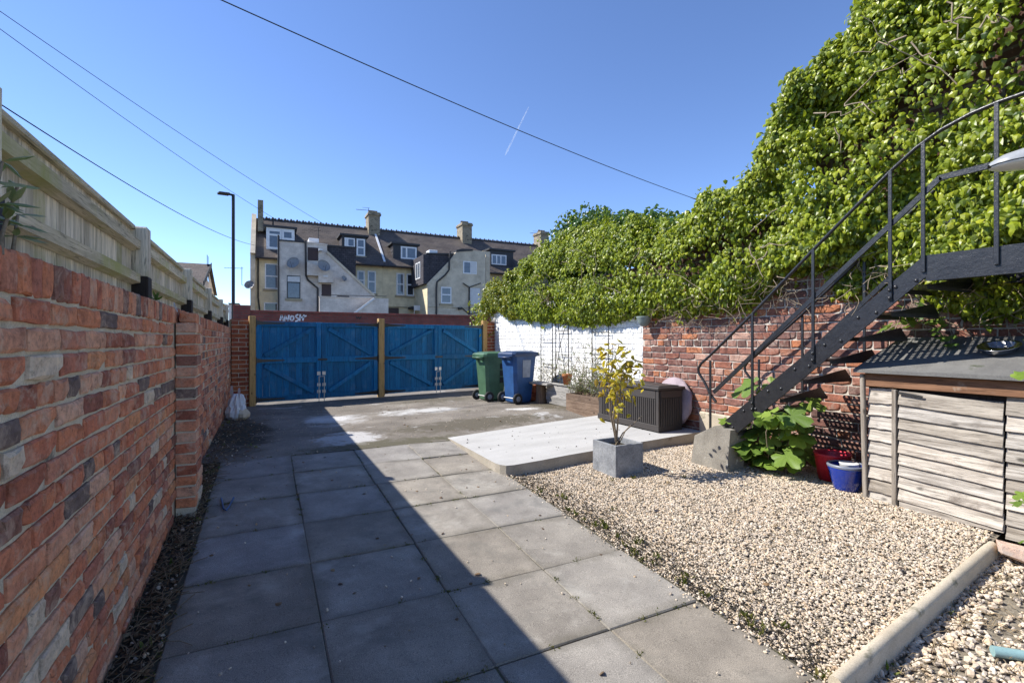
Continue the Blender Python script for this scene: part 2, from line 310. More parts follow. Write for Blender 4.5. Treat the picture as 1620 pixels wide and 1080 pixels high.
M = dict(
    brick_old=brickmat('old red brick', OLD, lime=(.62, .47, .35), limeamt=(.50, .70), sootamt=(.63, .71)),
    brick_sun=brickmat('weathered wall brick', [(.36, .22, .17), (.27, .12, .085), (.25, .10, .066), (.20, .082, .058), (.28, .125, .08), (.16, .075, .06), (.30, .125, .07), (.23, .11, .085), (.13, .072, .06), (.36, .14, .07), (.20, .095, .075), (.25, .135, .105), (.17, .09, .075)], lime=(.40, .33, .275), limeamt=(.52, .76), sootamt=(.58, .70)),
    brick_white=brickmat('white painted brick', [(.74, .74, .72), (.78, .78, .76), (.70, .70, .69), (.80, .80, .78)], lime=(.82, .82, .80), soot=(.36, .34, .31), sootamt=(.74, .80)),
    brick_new=brickmat('pier brick', [(.33, .10, .045), (.29, .085, .04), (.36, .12, .055), (.31, .09, .05), (.25, .07, .04)], limeamt=(.72, .85), sootamt=(.75, .82)),
    brick_pale=brickmat('pale broken brick', [(.60, .44, .36), (.56, .40, .31)], limeamt=(.45, .65)),
    mortar=mk('sandy mortar', [(.3, (.52, .455, .345)), (.7, (.70, .625, .49))], 12, .95, .6, 90, .006, spots=[((.16, .14, .11), 5, .6, .72)]),
    mortar_pale=mk('pale lime mortar', [(.3, (.44, .39, .33)), (.7, (.62, .57, .49))], 10, .95, .6, 90, .006, spots=[((.25, .21, .17), 4, .62, .74)]),
    mortar_white=mk('painted mortar', [(.3, (.55, .55, .53)), (.7, (.72, .72, .70))], 10, .95, .5, 90, .005, spots=[((.3, .3, .29), 9, .55, .66)]),
    slab=mk('grey paving concrete', [(.22, (.185, .167, .145)), (.5, (.29, .265, .23)), (.78, (.40, .365, .313))], 3.6, .88, .45, 130, .0025, var=.085,
            spots=[((.42, .40, .355), 2.1, .58, .80), ((.15, .143, .128), 2.7, .56, .76), ((.12, .113, .10), 19, .66, .74), ((.45, .43, .40), 34, .71, .74), ((.5, .48, .44), 1.3, .72, .78)], fine=.6, rstops=[(0, (1, .96, .9)), (.5, (1, 1, 1)), (1, (.96, .99, 1.06))]),
    joint=mk('joint dirt', [(.3, (.06, .052, .038)), (.6, (.10, .09, .06)), (.8, (.075, .09, .03))], 6, 1, .5, 80, .01),
    yard=mk('worn yard concrete', [(.25, (.12, .105, .085)), (.5, (.20, .175, .147)), (.75, (.29, .26, .22))], 1.6, .93, .6, 70, .006,
            spots=[((.09, .08, .055), 1.1, .60, .72), ((.50, .49, .48), 1.25, .60, .70), ((.12, .11, .08), 14, .68, .74), ((.42, .37, .30), 33, .66, .70)], fine=.5),
    soil=mk('litter soil', [(.3, (.03, .025, .018)), (.6, (.06, .05, .036)), (.8, (.10, .085, .065))], 18, 1, .9, 50, .02, spots=[((.03, .05, .012), 3, .58, .68)]),
    lane=mk('lane tarmac', [(.3, (.16, .15, .13)), (.7, (.25, .235, .2))], 2, .95, .4, 60, .005),
    earth=mk('open ground', [(.3, (.09, .085, .06)), (.7, (.15, .14, .1))], .6, 1, .3, 9, .02),
    pad=mk('pale fresh concrete', [(.25, (.38, .37, .352)), (.5, (.44, .43, .412)), (.75, (.50, .49, .47))], 1.8, .9, .35, 60, .004, stretch=(1, 3, 1), spots=[((.45, .43, .40), 2.3, .64, .76), ((.3, .27, .23), 30, .77, .79)]),
    padside=mk('pad edge concrete', [(.3, (.30, .27, .22)), (.7, (.42, .38, .32))], 5, .95, .5, 60, .006, spots=[((.16, .14, .11), 4, .62, .72)]),
    pebble=mk('pebbles', [(.3, (.535, .475, .395)), (.7, (.66, .595, .505))], 30, .8, .2, 120, .002, rstops=[(0, (1.25, 1.2, 1.15)), (.18, (.95, .88, .78)), (.35, (.75, .72, .70)), (.5, (1.2, 1.02, .8)), (.62, (.62, .52, .42)), (.78, (1.12, 1.06, .98)), (.9, (.42, .40, .40)), (1, (1.3, 1.28, 1.22))]),
    gravelbed=mk('gravel bed', [(.3, (.15, .125, .09)), (.7, (.30, .26, .20))], 40, 1, .8, 60, .01),
    kerb=mk('edging concrete', [(.3, (.40, .34, .25)), (.7, (.55, .48, .37))], 5, .92, .4, 90, .003, spots=[((.07, .075, .035), 5, .60, .70), ((.66, .60, .5), 3, .66, .76)]),
    blockc=mk('lichened concrete', [(.3, (.20, .18, .15)), (.7, (.31, .285, .24))], 8, .95, .6, 60, .006, spots=[((.5, .49, .44), 9, .66, .70), ((.06, .055, .05), 6, .64, .70)]),
    gblue=wood('blue gate paint', (.004, .10, .235), (.010, .175, .365), 'z', 1.8, .6, var=.24, knots=False, bmp=.4, spots=[((.08, .20, .34), 2.6, .55, .78), ((.02, .045, .075), 4, .60, .76), ((.30, .30, .28), 26, .735, .75)]),
    post_new=wood('new timber post', (.40, .235, .085), (.56, .36, .15), 'z', 1.5, .75, var=.06),
    fence=wood('weathered fence timber', (.38, .33, .24), (.84, .74, .58), 'z', 2.6, .9, spots=[((.42, .40, .19), 2.2, .54, .72), ((.06, .055, .04), 9, .70, .76)], var=.2),
    fence_y=wood('weathered fence rail', (.39, .335, .225), (.76, .66, .47), 'y', 2.4, .9, spots=[((.42, .40, .15), 2.0, .50, .68), ((.07, .06, .045), 8, .68, .75)], var=.12),
    darkwood=wood('dark painted post foot', (.018, .013, .011), (.04, .028, .024), 'z', 2, .6),
    shed=wood('silvered shed board', (.19, .165, .14), (.55, .515, .46), 'y', 3.0, .85, spots=[((.12, .10, .085), 3, .60, .72), ((.34, .25, .17), 2.3, .64, .76)], var=.2, bmp=.6, rstops=[(0, (1, .95, .88)), (.5, (1, 1, 1)), (1, (1.04, 1, .95))]),
    shed_z=wood('silvered shed post', (.16, .13, .10), (.36, .32, .27), 'z', 2.2, .85, var=.2, bmp=.5),
    shed_brown=wood('brown shed fascia', (.13, .06, .03), (.26, .14, .08), 'y', 2.2, .8, spots=[((.32, .25, .19), 5, .60, .70)]),
    felt=mk('mineral roofing felt', [(.3, (.125, .122, .118)), (.7, (.20, .195, .182))], 5, .95, .8, 170, .004, spots=[((.05, .06, .03), 5, .64, .72), ((.24, .235, .22), 60, .66, .7)], fine=.6),
    black=mk('black gloss paint', [(.3, (.014, .014, .016)), (.7, (.026, .026, .028))], 20, .30, .6, 45, .004, spec=.5, spots=[((.10, .10, .10), 38, .67, .74), ((.07, .04, .025), 9, .70, .78)]),  # grey flecks are speckled highlights painted into the colour
    perf=mk('black perforated steel', [(.3, (.03, .03, .032)), (.7, (.06, .06, .062))], 20, .45, .3, 80, .002, spots=[((.16, .15, .14), 30, .66, .72)]),
    iron=plain('black iron', (.02, .02, .02), .55), galv=plain('galvanised steel', (.60, .60, .58), .42, .6, .1),
    trough=wood('old planter timber', (.13, .085, .06), (.27, .195, .14), 'y', 2, .85, var=.15), greywood=wood('grey bed timber', (.20, .19, .175), (.36, .345, .32), 'y', 2, .85, var=.15),
    stump=wood('cut stump', (.12, .075, .045), (.26, .175, .11), 'z', 2, .85), boxp=plain('brown resin', (.050, .044, .041), .55, 0, .2, .4), 
    green=plain('green bin plastic', (.07, .15, .085), .45, 0, .12, .4, dirt=.25), blue=plain('blue bin plastic', (.022, .085, .24), .45, 0, .12, .45, dirt=.35), bluedark=plain('blue lid plastic', (.022, .05, .125), .45, dirt=.25),
    tyre=plain('black rubber', (.018, .018, .018), .8), label=plain('faded sticker', (.30, .34, .42), .7, dirt=.35),
    terracotta=mk('terracotta', [(.3, (.42, .14, .06)), (.7, (.56, .22, .10))], 10, .85, .2, 60, .002), slate=mk('slate grey fibre clay', [(.3, (.17, .18, .195)), (.5, (.24, .25, .265)), (.7, (.30, .31, .32))], 9, .8, .5, 30, .005, spots=[((.42, .43, .44), 14, .66, .74)]),
    red=plain('red plastic', (.62, .03, .06), .42, dirt=.2), glaze=plain('cobalt glaze', (.012, .04, .30), .15, 0, .15, .6, dirt=.3, coat=.6), white=plain('white plastic', (.78, .78, .76), .5), rimgrey=plain('worn glaze rim', (.18, .20, .25), .4),
    steel=plain('polished steel', (.62, .62, .62), .16, 1.0, .05), lampgrey=plain('lamp grey', (.30, .31, .32), .42, 0, .05), lens=plain('lamp lens', (.62, .64, .64), .2), cover=mk('faded mauve fabric', [(.3, (.30, .235, .26)), (.7, (.40, .33, .35))], 5, .9, .3, 60, .004),
    bag=plain('white carrier bag', (.74, .75, .78), .4, 0, .3), bagb=plain('bag contents', (.58, .50, .38), .8), greypot=plain('grey green pot', (.22, .27, .25), .6), teal=plain('teal plastic', (.24, .38, .38), .45),
    ivy=leafmat('ivy leaf', [(0.04, 0.075, 0.013), (0.092, 0.132, 0.013), (0.207, 0.265, 0.015), (0.299, 0.356, 0.02), (0.38, 0.425, 0.028), (0.149, 0.207, 0.015), (0.253, 0.31, 0.018), (0.069, 0.098, 0.015), (0.437, 0.46, 0.039), (0.218, 0.287, 0.017)], .38, tcol=(.42, .50, .03), spec=.4),
    ivyend=leafmat('yellowing ivy leaf', [(.16, .22, .016), (.24, .27, .02), (.11, .18, .016), (.30, .28, .03), (.14, .20, .016)], .36, tcol=(.5, .45, .03)),
    shrubd=leafmat('dark evergreen leaf', [(.025, .07, .014), (.04, .095, .016), (.06, .125, .018), (.035, .08, .02), (.085, .15, .02)], .32),
    mallow=leafmat('large soft leaf', [(.07, .14, .03), (.12, .20, .035), (.18, .28, .045), (.26, .36, .06), (.09, .17, .04)], .5, tcol=(.3, .45, .05)),
    yellow=leafmat('yellow spotted leaf', [(.50, .40, .025), (.58, .46, .03), (.40, .36, .035), (.24, .25, .03), (.60, .50, .07), (.20, .08, .02), (.54, .42, .03)], .45, tcol=(.75, .6, .03)),
    paleleaf=leafmat('pale long leaf', [(.34, .38, .20), (.26, .32, .14), (.42, .42, .26)], .5),
    redleaf=leafmat('bronze young leaf', [(.17, .10, .06), (.22, .17, .10), (.14, .055, .035), (.12, .15, .06)], .4, tcol=(.35, .2, .08)),
    grass=leafmat('weed leaf', [(.05, .12, .02), (.10, .18, .03), (.16, .17, .05), (.075, .15, .02)], .5), dull=leafmat('grey herb leaf', [(.16, .17, .09), (.22, .24, .14), (.12, .15, .06), (.20, .19, .20), (.17, .12, .07)], .6),
    drys=leafmat('dry leaf', [(.13, .065, .03), (.22, .14, .07), (.07, .04, .025), (.30, .22, .12)], .8, .15, (.2, .1, .03)), straw=mk('dry stalks', [(.3, (.25, .19, .11)), (.7, (.42, .34, .23))], 8, .9, .1, rstops=[(0, (.35, .32, .3)), (.5, (.8, .75, .7)), (1, (1.2, 1.15, 1.05))]),
    twig=mk('ivy stem bark', [(.3, (.20, .155, .105)), (.7, (.36, .29, .21))], 14, .9, .4, 60, .004), bark=mk('shrub bark', [(.3, (.20, .16, .11)), (.7, (.34, .28, .21))], 20, .9, .3, 70, .003),
    cable=plain('black cable', (.012, .012, .013), .6), moss=leafmat('moss tuft', [(.06, .08, .015), (.10, .10, .02), (.13, .11, .03)], .9, .2),
    cream=coursed('cream painted wall', (.70, .60, .40), (.73, .63, .43), (.68, .58, .38), .45, .15, .006, blot=[((.47, .385, .235), .45, .58, .78), ((.56, .50, .35), .8, .62, .75)], bmp=.15, nscale=1.2),
    buff=coursed('buff painted brick', (.56, .49, .38), (.60, .525, .41), (.52, .45, .345), .23, .078, .008, blot=[((.40, .335, .25), .7, .58, .74), ((.115, .095, .08), 3.2, .71, .74)], bmp=.3, nscale=1.5),
    wbrick=coursed('flaking white brick', (.60, .535, .475), (.66, .595, .53), (.55, .485, .43), .23, .078, .009, blot=[((.44, .375, .32), .8, .58, .7), ((.10, .085, .075), 3.6, .68, .71)], bmp=.3, nscale=1.5),
    slates=coursed('roof slates', (.105, .085, .075), (.135, .11, .095), (.06, .05, .045), .30, .17, .012, axes=('x', 'z'), blot=[((.17, .135, .105), .5, .5, .75), ((.075, .06, .055), 1.4, .6, .72)], bmp=.5, nscale=1.2),
    slatewall=coursed('hung slates', (.052, .05, .06), (.075, .07, .08), (.025, .025, .03), .28, .16, .012, bmp=.5, blot=[((.11, .10, .11), 3, .62, .72)]),
    lanewall=coursed('lane brick', (.235, .065, .05), (.17, .05, .045), (.14, .08, .065), .225, .075, .010, blot=[((.10, .04, .035), 1.1, .58, .7)]),
    chim=coursed('chimney brick', (.40, .35, .25), (.30, .245, .17), (.20, .165, .12), .23, .085, .014, blot=[((.085, .075, .06), 2.2, .54, .64)], bmp=.6),
    chim_x=coursed('chimney brick flank', (.40, .35, .25), (.30, .245, .17), (.20, .165, .12), .23, .085, .014, axes=('y', 'z'), blot=[((.085, .075, .06), 2.2, .54, .64)], bmp=.6),
    lead=plain('dark lead', (.035, .037, .042), .7), upvc=plain('white window frame', (.74, .75, .76), .45), paleblue=plain('pale glass', (.10, .125, .16), .06, 0, 0, .8, dirt=.3), darkglass=plain('dark glass', (.025, .03, .04), .05, 0, 0, .8),
    brownboard=plain('brown boarded panel', (.045, .022, .022), .6), pipe=plain('brown rainwater pipe', (.03, .024, .022), .55), stone=plain('stone sill', (.36, .30, .2), .85), dish=plain('grey dish', (.22, .225, .23), .5), graffiti=plain('white spray paint', (.70, .68, .70), .7), blind=plain('white blind', (.60, .60, .60), .6),
    redmass=coursed('hidden brick', (.09, .045, .032), (.07, .035, .026), (.11, .09, .07), .225, .075, .010, axes=('y', 'z')),
    whitewall=plain('white render', (.7, .71, .72), .8),
)

def blob(n, c, r):      # 1 at a spot on the piece, fading to 0 at radius r (object coordinates)
    tc = N(n, 'TexCoord'); mp = N(n, 'Mapping', vector_type='TEXTURE'); mp.inputs['Location'].default_value = (c[0], c[1], 0); mp.inputs['Scale'].default_value = (r[0], r[1], 100)
    g = N(n, 'TexGradient', gradient_type='SPHERICAL'); n.links.new(tc.outputs['Object'], mp.inputs[0]); n.links.new(mp.outputs[0], g.inputs[0]); return g.outputs['Fac']
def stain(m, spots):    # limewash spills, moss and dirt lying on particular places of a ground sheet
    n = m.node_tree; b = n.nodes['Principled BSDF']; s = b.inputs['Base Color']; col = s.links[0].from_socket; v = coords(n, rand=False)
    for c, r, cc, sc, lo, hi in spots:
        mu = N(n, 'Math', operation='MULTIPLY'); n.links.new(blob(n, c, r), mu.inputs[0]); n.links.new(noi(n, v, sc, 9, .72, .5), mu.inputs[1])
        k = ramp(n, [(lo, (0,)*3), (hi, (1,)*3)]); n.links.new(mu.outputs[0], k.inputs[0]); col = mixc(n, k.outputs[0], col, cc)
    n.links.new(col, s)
yo = (2.52, 8.803)
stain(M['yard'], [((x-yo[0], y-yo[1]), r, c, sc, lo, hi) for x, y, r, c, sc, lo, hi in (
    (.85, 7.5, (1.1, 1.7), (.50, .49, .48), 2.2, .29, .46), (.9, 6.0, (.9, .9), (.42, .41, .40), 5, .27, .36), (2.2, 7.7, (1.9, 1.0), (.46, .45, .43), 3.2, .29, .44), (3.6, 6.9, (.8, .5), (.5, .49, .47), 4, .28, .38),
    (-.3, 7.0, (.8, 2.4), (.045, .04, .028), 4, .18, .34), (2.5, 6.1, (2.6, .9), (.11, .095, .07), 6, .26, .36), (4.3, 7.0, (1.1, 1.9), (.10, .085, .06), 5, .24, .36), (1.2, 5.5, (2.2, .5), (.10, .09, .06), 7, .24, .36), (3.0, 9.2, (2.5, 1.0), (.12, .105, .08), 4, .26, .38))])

def edge_dirt(m, h, cc, w=.05):     # grime gathered along the edges of a flag (object coordinates, half size h)
    n = m.node_tree; b = n.nodes['Principled BSDF']; s = b.inputs['Base Color']; col = s.links[0].from_socket; tc = N(n, 'TexCoord'); sp = N(n, 'SeparateXYZ'); n.links.new(tc.outputs['Object'], sp.inputs[0])
    ab = []
    for k in 'XY': q = N(n, 'Math', operation='ABSOLUTE'); n.links.new(sp.outputs[k], q.inputs[0]); ab.append(q.outputs[0])
    mx = N(n, 'Math', operation='MAXIMUM'); n.links.new(ab[0], mx.inputs[0]); n.links.new(ab[1], mx.inputs[1])
    v = coords(n); ns = N(n, 'Math', operation='MULTIPLY_ADD'); n.links.new(noi(n, v, 5, 8, .75, .4), ns.inputs[0]); ns.inputs[1].default_value = w*4.5; n.links.new(mx.outputs[0], ns.inputs[2])
    k = ramp(n, [((h+w*1.9-w), (0,)*3), ((h+w*2.8), (.6,)*3)]); n.links.new(ns.outputs[0], k.inputs[0]); n.links.new(mixc(n, k.outputs[0], col, cc), s)
edge_dirt(M['slab'], .30, (.10, .088, .062))
# ---------------------------------------------------------------- ground levels
def lerp(x, xs, ys): return float(np.interp(x, xs, ys))
def slab_z(Y): return lerp(Y, [-3, 1.2, 5.4, 10, 12], [-1.36, -1.335, -1.155, -1.18, -1.2])
def yard_z(X, Y): return slab_z(Y)+lerp(Y, [5.4, 6.3, 9, 10.5], [.0, .11, .03, 0])*min(1, max(0, X/4.2))
def gravel_z(X, Y):
    a, b = slab_z(Y)-.012, lerp(Y, [1, 2, 4], [-1.13, -1.115, -1.14]); k = min(1, max(0, (X-1.95)/1.85)); return a+(b-a)*k
WALLX = 4.42
def right_x(Y): return WALLX if Y <= 5 else WALLX+(Y-5)*.1
def sheet(name, x0, x1, y0, y1, zf, nx, ny, mat, kind='structure', skirt=0, jit=0.0):
    V = []; Fs = []
    for j in range(ny+1):
        for i in range(nx+1):
            x = x0+(x1-x0)*i/nx; y = y0+(y1-y0)*j/ny; V.append((x, y, zf(x, y)+R.uniform(-jit, jit)))
    for j in range(ny):
        for i in range(nx): a = j*(nx+1)+i; Fs.append((a, a+1, a+nx+2, a+nx+1))
    m = MB(); m.add(V, Fs, True); o = m.build(name, mat, kind=kind); return o
# ground out to the horizon
sheet('ground', -3000, 3000, -3000, 3000, lambda x, y: -1.62, 4, 4, M['earth'])
sheet('back_lane', -40, 60, 9.7, 15.9, lambda x, y: -1.235, 8, 4, M['lane'])
path = props(link('path', None), kind='structure'); path.location = (.8, 2.4, -1.3); WO[path.name] = Vector(path.location)
mb = MB(); mb.add(*(lambda V, Fs: (V, Fs))([(x, y, slab_z(y)-.009) for y in (-2.5, 1.2, 5.4) for x in (-.42, 1.97)], [(0, 1, 3, 2), (2, 3, 5, 4)])); mb.build('bedding', M['joint'], path)
cols = [-.385, .225, .83, 1.40, 1.95]; rows = [5.4-.6*k for k in range(13)]
for ci in range(4):
    for ri in range(12):
        x0, x1 = cols[ci], cols[ci+1]; y1, y0 = rows[ri], rows[ri+1]
        if y1 < -1.2: continue
        g = .0024; dz = [R.uniform(-.005, .005) for _ in range(4)]; sk = R.uniform(-.004, .004)
        m = MB(); V, Fs = cbox(x1-x0-2*g, y1-y0-2*g, .05, .005, .0012); cx, cy = (x0+x1)/2, (y0+y1)/2
        def zc(px, py):
            u, v = (px-x0)/(x1-x0), (py-y0)/(y1-y0); return (dz[0]*(1-u)+dz[1]*u)*(1-v)+(dz[2]*(1-u)+dz[3]*u)*v
        m.add([(p[0]+cx+sk, p[1]+cy, p[2]-.025+slab_z(p[1]+cy)+zc(p[0]+cx, p[1]+cy)) for p in V], Fs)
        me = m.mesh('paving_slab', M['slab'], Vector((cx, cy, slab_z(cy)))); link('paving_slab', me, path, Vector((cx, cy, slab_z(cy)))-woff(path))
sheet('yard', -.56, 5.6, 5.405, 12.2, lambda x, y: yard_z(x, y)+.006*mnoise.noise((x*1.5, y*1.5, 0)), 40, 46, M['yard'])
sheet('flower_strip', -.56, -.375, -1.5, 5.41, lambda x, y: slab_z(y)-.012+.02*mnoise.noise((x*9, y*9, 3)), 6, 160, M['soil'])
V = []; Fs = []
for j in range(25):
    for i in range(21): x = 1.94+2.51*i/20; y0 = 1.12+(x-1.93)/1.77*.165; y = y0+(4.05-y0)*j/24; V.append((x, y, gravel_z(x, y)-.016))
for j in range(24):
    for i in range(20): q = j*21+i; Fs.append((q, q+1, q+22, q+21))
MB().add(V, Fs, True).build('gravel_bed', M['gravelbed'], kind='structure')
sheet('lower_bed', 1.94, 4.45, -2.5, 1.29, lambda x, y: lerp(x, [1.95, 3.8], [-1.385, -1.225])-.012, 10, 12, M['gravelbed'])
# the pale concrete pad
padp = [(1.91, 5.50), (1.893, 4.8), (1.89, 4.12), (1.905, 4.05), (1.94, 3.995), (2.01, 3.972), (2.3, 3.962), (2.6, 3.975), (3.0, 3.97), (3.3, 3.985), (4.41, 3.99), (4.41, 5.62), (3.2, 5.57)]
def pad_z(x, y): return -1.13+.105*min(1, max(0, (x-1.95)/2.4))**.9+(.0 if y < 5.2 else -.012)
m = MB(); n = len(padp)
m.add([(x, y, pad_z(x, y)) for x, y in padp]+[(3.1, 4.75, pad_z(3.1, 4.75)+.004)], [(i, (i+1) % n, n) for i in range(n)], False)
pd = m.build('concrete_pad', M['pad'], kind='structure', fix=True)
m = MB()
for i in range(n):
    (x, y), (x2, y2) = padp[i], padp[(i+1) % n]; m.add([(x, y, pad_z(x, y)-.0005), (x2, y2, pad_z(x2, y2)-.0005), (x2, y2, -1.26), (x, y, -1.26)], [(0, 1, 2, 3)])
m.build('pad_edge', M['padside'], pd)
# round-topped edging kerb
m = MB(); P0, P1 = Vector((1.93, 1.12, -1.275)), Vector((3.70, 1.285, -1.145)); d = (P1-P0); nrm = Vector((-d.y, d.x, 0)).normalized()
prof = [(-.026, -.2), (-.026, -.022), (-.02, -.008), (-.008, 0), (.008, 0), (.02, -.008), (.026, -.022), (.026, -.2)]
K = 10; V = [P0+d*(i/K)+nrm*a+Vector((0, 0, b+R.uniform(-.0015, .0015))) for i in range(K+1) for a, b in prof]; n = len(prof)
m.add(V, [(i*n+k, i*n+k+1, (i+1)*n+k+1, (i+1)*n+k) for i in range(K) for k in range(n-1)], True); m.add(V[:n], [tuple(range(n))]); m.add(V[-n:], [tuple(range(n))[::-1]])
m.build('edging_kerb', M['kerb'], label='pale concrete edging strip with rounded top holding back the gravel', cat='kerb')

# ---------------------------------------------------------------- pebbles (uncountable: one object each bed)
def pebbles(k):
    rg = random.Random(k); V = []; t = (1+5**.5)/2
    base = [(-1, t, 0), (1, t, 0), (-1, -t, 0), (1, -t, 0), (0, -1, t), (0, 1, t), (0, -1, -t), (0, 1, -t), (t, 0, -1), (t, 0, 1), (-t, 0, -1), (-t, 0, 1)]
    s = (1, rg.uniform(.6, .85), rg.uniform(.35, .6))
    for p in base:
        q = Vector(p).normalized()*rg.uniform(.78, 1.12); V.append((q.x*s[0], q.y*s[1], q.z*s[2]))
    Fs = [(0, 11, 5), (0, 5, 1), (0, 1, 7), (0, 7, 10), (0, 10, 11), (1, 5, 9), (5, 11, 4), (11, 10, 2), (10, 7, 6), (7, 1, 8), (3, 9, 4), (3, 4, 2), (3, 2, 6), (3, 6, 8), (3, 8, 9), (4, 9, 5), (2, 4, 11), (6, 2, 10), (8, 6, 7), (9, 8, 1)]
    return V, Fs
PEB = [pebbles(k) for k in range(9)]
def strew(name, n, region, zf, smin, smax, mat, tilt=.45, parent=None, kind='stuff', variants=PEB, lift=.25, smooth=False):
    T, RR, S = [], [], []
    while len(T) < n:
        x, y = region()
        if x is None: continue
        s = smin+(smax-smin)*R.random()**2.2
        T.append((x, y, zf(x, y)+R.uniform(-.3, .7)*s*lift)); a = R.uniform(0, 2*PI); tx, ty = R.gauss(0, tilt), R.gauss(0, tilt)
        m3 = Matrix.Rotation(a, 3, 'Z') @ Matrix.Rotation(tx, 3, 'X') @ Matrix.Rotation(ty, 3, 'Y'); RR.append(np.array(m3)*s)
    o = scatter(name, variants, RR, T, NR.rand(n), mat, parent, smooth)
    return props(o, kind=kind)
def kerb_y(x): return 1.12+(x-1.93)/1.77*.165
def reg1():
    x = R.uniform(1.93, 4.38); y = R.uniform(1.13, 3.99)
    if y < kerb_y(x)+.02 or (x > 3.84 and y < 1.98): return None, None
    if (y-1.1)/(3.9) < R.random()*.25 and False: return None, None
    return x, y
strew('gravel', 66000, reg1, lambda x, y: gravel_z(x, y)-.004, .0048, .0124, M['pebble'])
def reg2():
    x = R.uniform(1.98, 4.2); y = R.uniform(.2, 1.3)
    if y > kerb_y(x)-.02: return None, None
    if y < kerb_y(x)-.16 and mnoise.noise((x*2.2, y*2.2, 5)) < R.uniform(-.6, .2): return None, None
    return x, y
low_z = lambda x, y: lerp(x, [1.95, 3.8], [-1.385, -1.225])
strew('loose_pebbles', 7000, reg2, low_z, .008, .022, M['pebble'])
def reg3():      # strays along the path edge and on the slabs
    t = R.random()
    if t < .7: return R.gauss(1.955, .035), R.uniform(1.0, 4.0)
    if t < .85: return R.uniform(-.35, 1.9), R.uniform(1, 5.3)
    return R.uniform(-.2, 4), R.uniform(5.4, 9)
strew('stray_pebbles', 700, reg3, lambda x, y: (slab_z(y) if y < 5.4 else yard_z(x, y))+.004, .005, .012, M['pebble'])

def regY(): return R.uniform(-.1, 4.2), R.uniform(5.42, 9.9)
strew('yard_grit', 2600, regY, lambda x, y: yard_z(x, y)+.004, .002, .007, M['pebble'])
def regD(): x = 1.96+abs(R.gauss(0, .16)); return x, R.uniform(1.25, 3.95)
strew('gravel_dirt', 3600, regD, lambda x, y: gravel_z(x, y)+.006, .003, .009, M['soil'])
# ---------------------------------------------------------------- brick walls
def brick_piece(dx, dz, seed, depth=.045, rough=1.0):
    rg = random.Random(seed); h, q = dx/2, dz/2; c = .006; j = .0028*rough
    xs = [-h, -h/3, h/3, h]; per = [(x, -q) for x in xs]+[(h, 0)]+[(x, q) for x in xs[::-1]]+[(-h, 0)]
    V = [(x, depth, z) for x, z in per]; out = []; chips = {rg.randrange(10): rg.uniform(.3, 1)*rough for _ in range(rg.choice([0, 1, 1, 2]))}
    for i, (x, z) in enumerate(per):
        e = c*chips.get(i, 0)*1.4; out.append((x*(1-e/h)+rg.uniform(-j, j), c*.9+rg.uniform(-.001, .001)+chips.get(i, 0)*.007, z*(1-e/q)+rg.uniform(-j, j)*.8))
    inn = []
    for i, (x, z) in enumerate(per):
        e = c*(1.2+chips.get(i, 0)*2.2); inn.append((x*(1-e/h)+rg.uniform(-j, j), rg.uniform(-.0022, .0022), z*(1-e/q)+rg.uniform(-j, j)))
    V += out+inn; n = 10; b = 2*n; Fs = []
    for r in (0, 1):
        for i in range(n): k = (i+1) % n; Fs += [(r*n+i, r*n+k, (r+1)*n+k), (r*n+i, (r+1)*n+k, (r+1)*n+i)]
    m0 = len(V); V += [(-h/3, rg.uniform(-.002, .003), 0), (h/3, rg.uniform(-.002, .003), 0)]
    for a, bb in ((0, 1), (9, 0), (8, 9), (7, 8)): Fs.append((b+a, b+bb, m0))
    Fs += [(b+1, b+2, m0), (m0, b+2, m0+1), (b+2, b+3, m0+1), (b+3, b+4, m0+1), (b+4, b+5, m0+1), (b+5, b+6, m0+1), (m0, m0+1, b+6), (m0, b+6, b+7)]
    return V, Fs
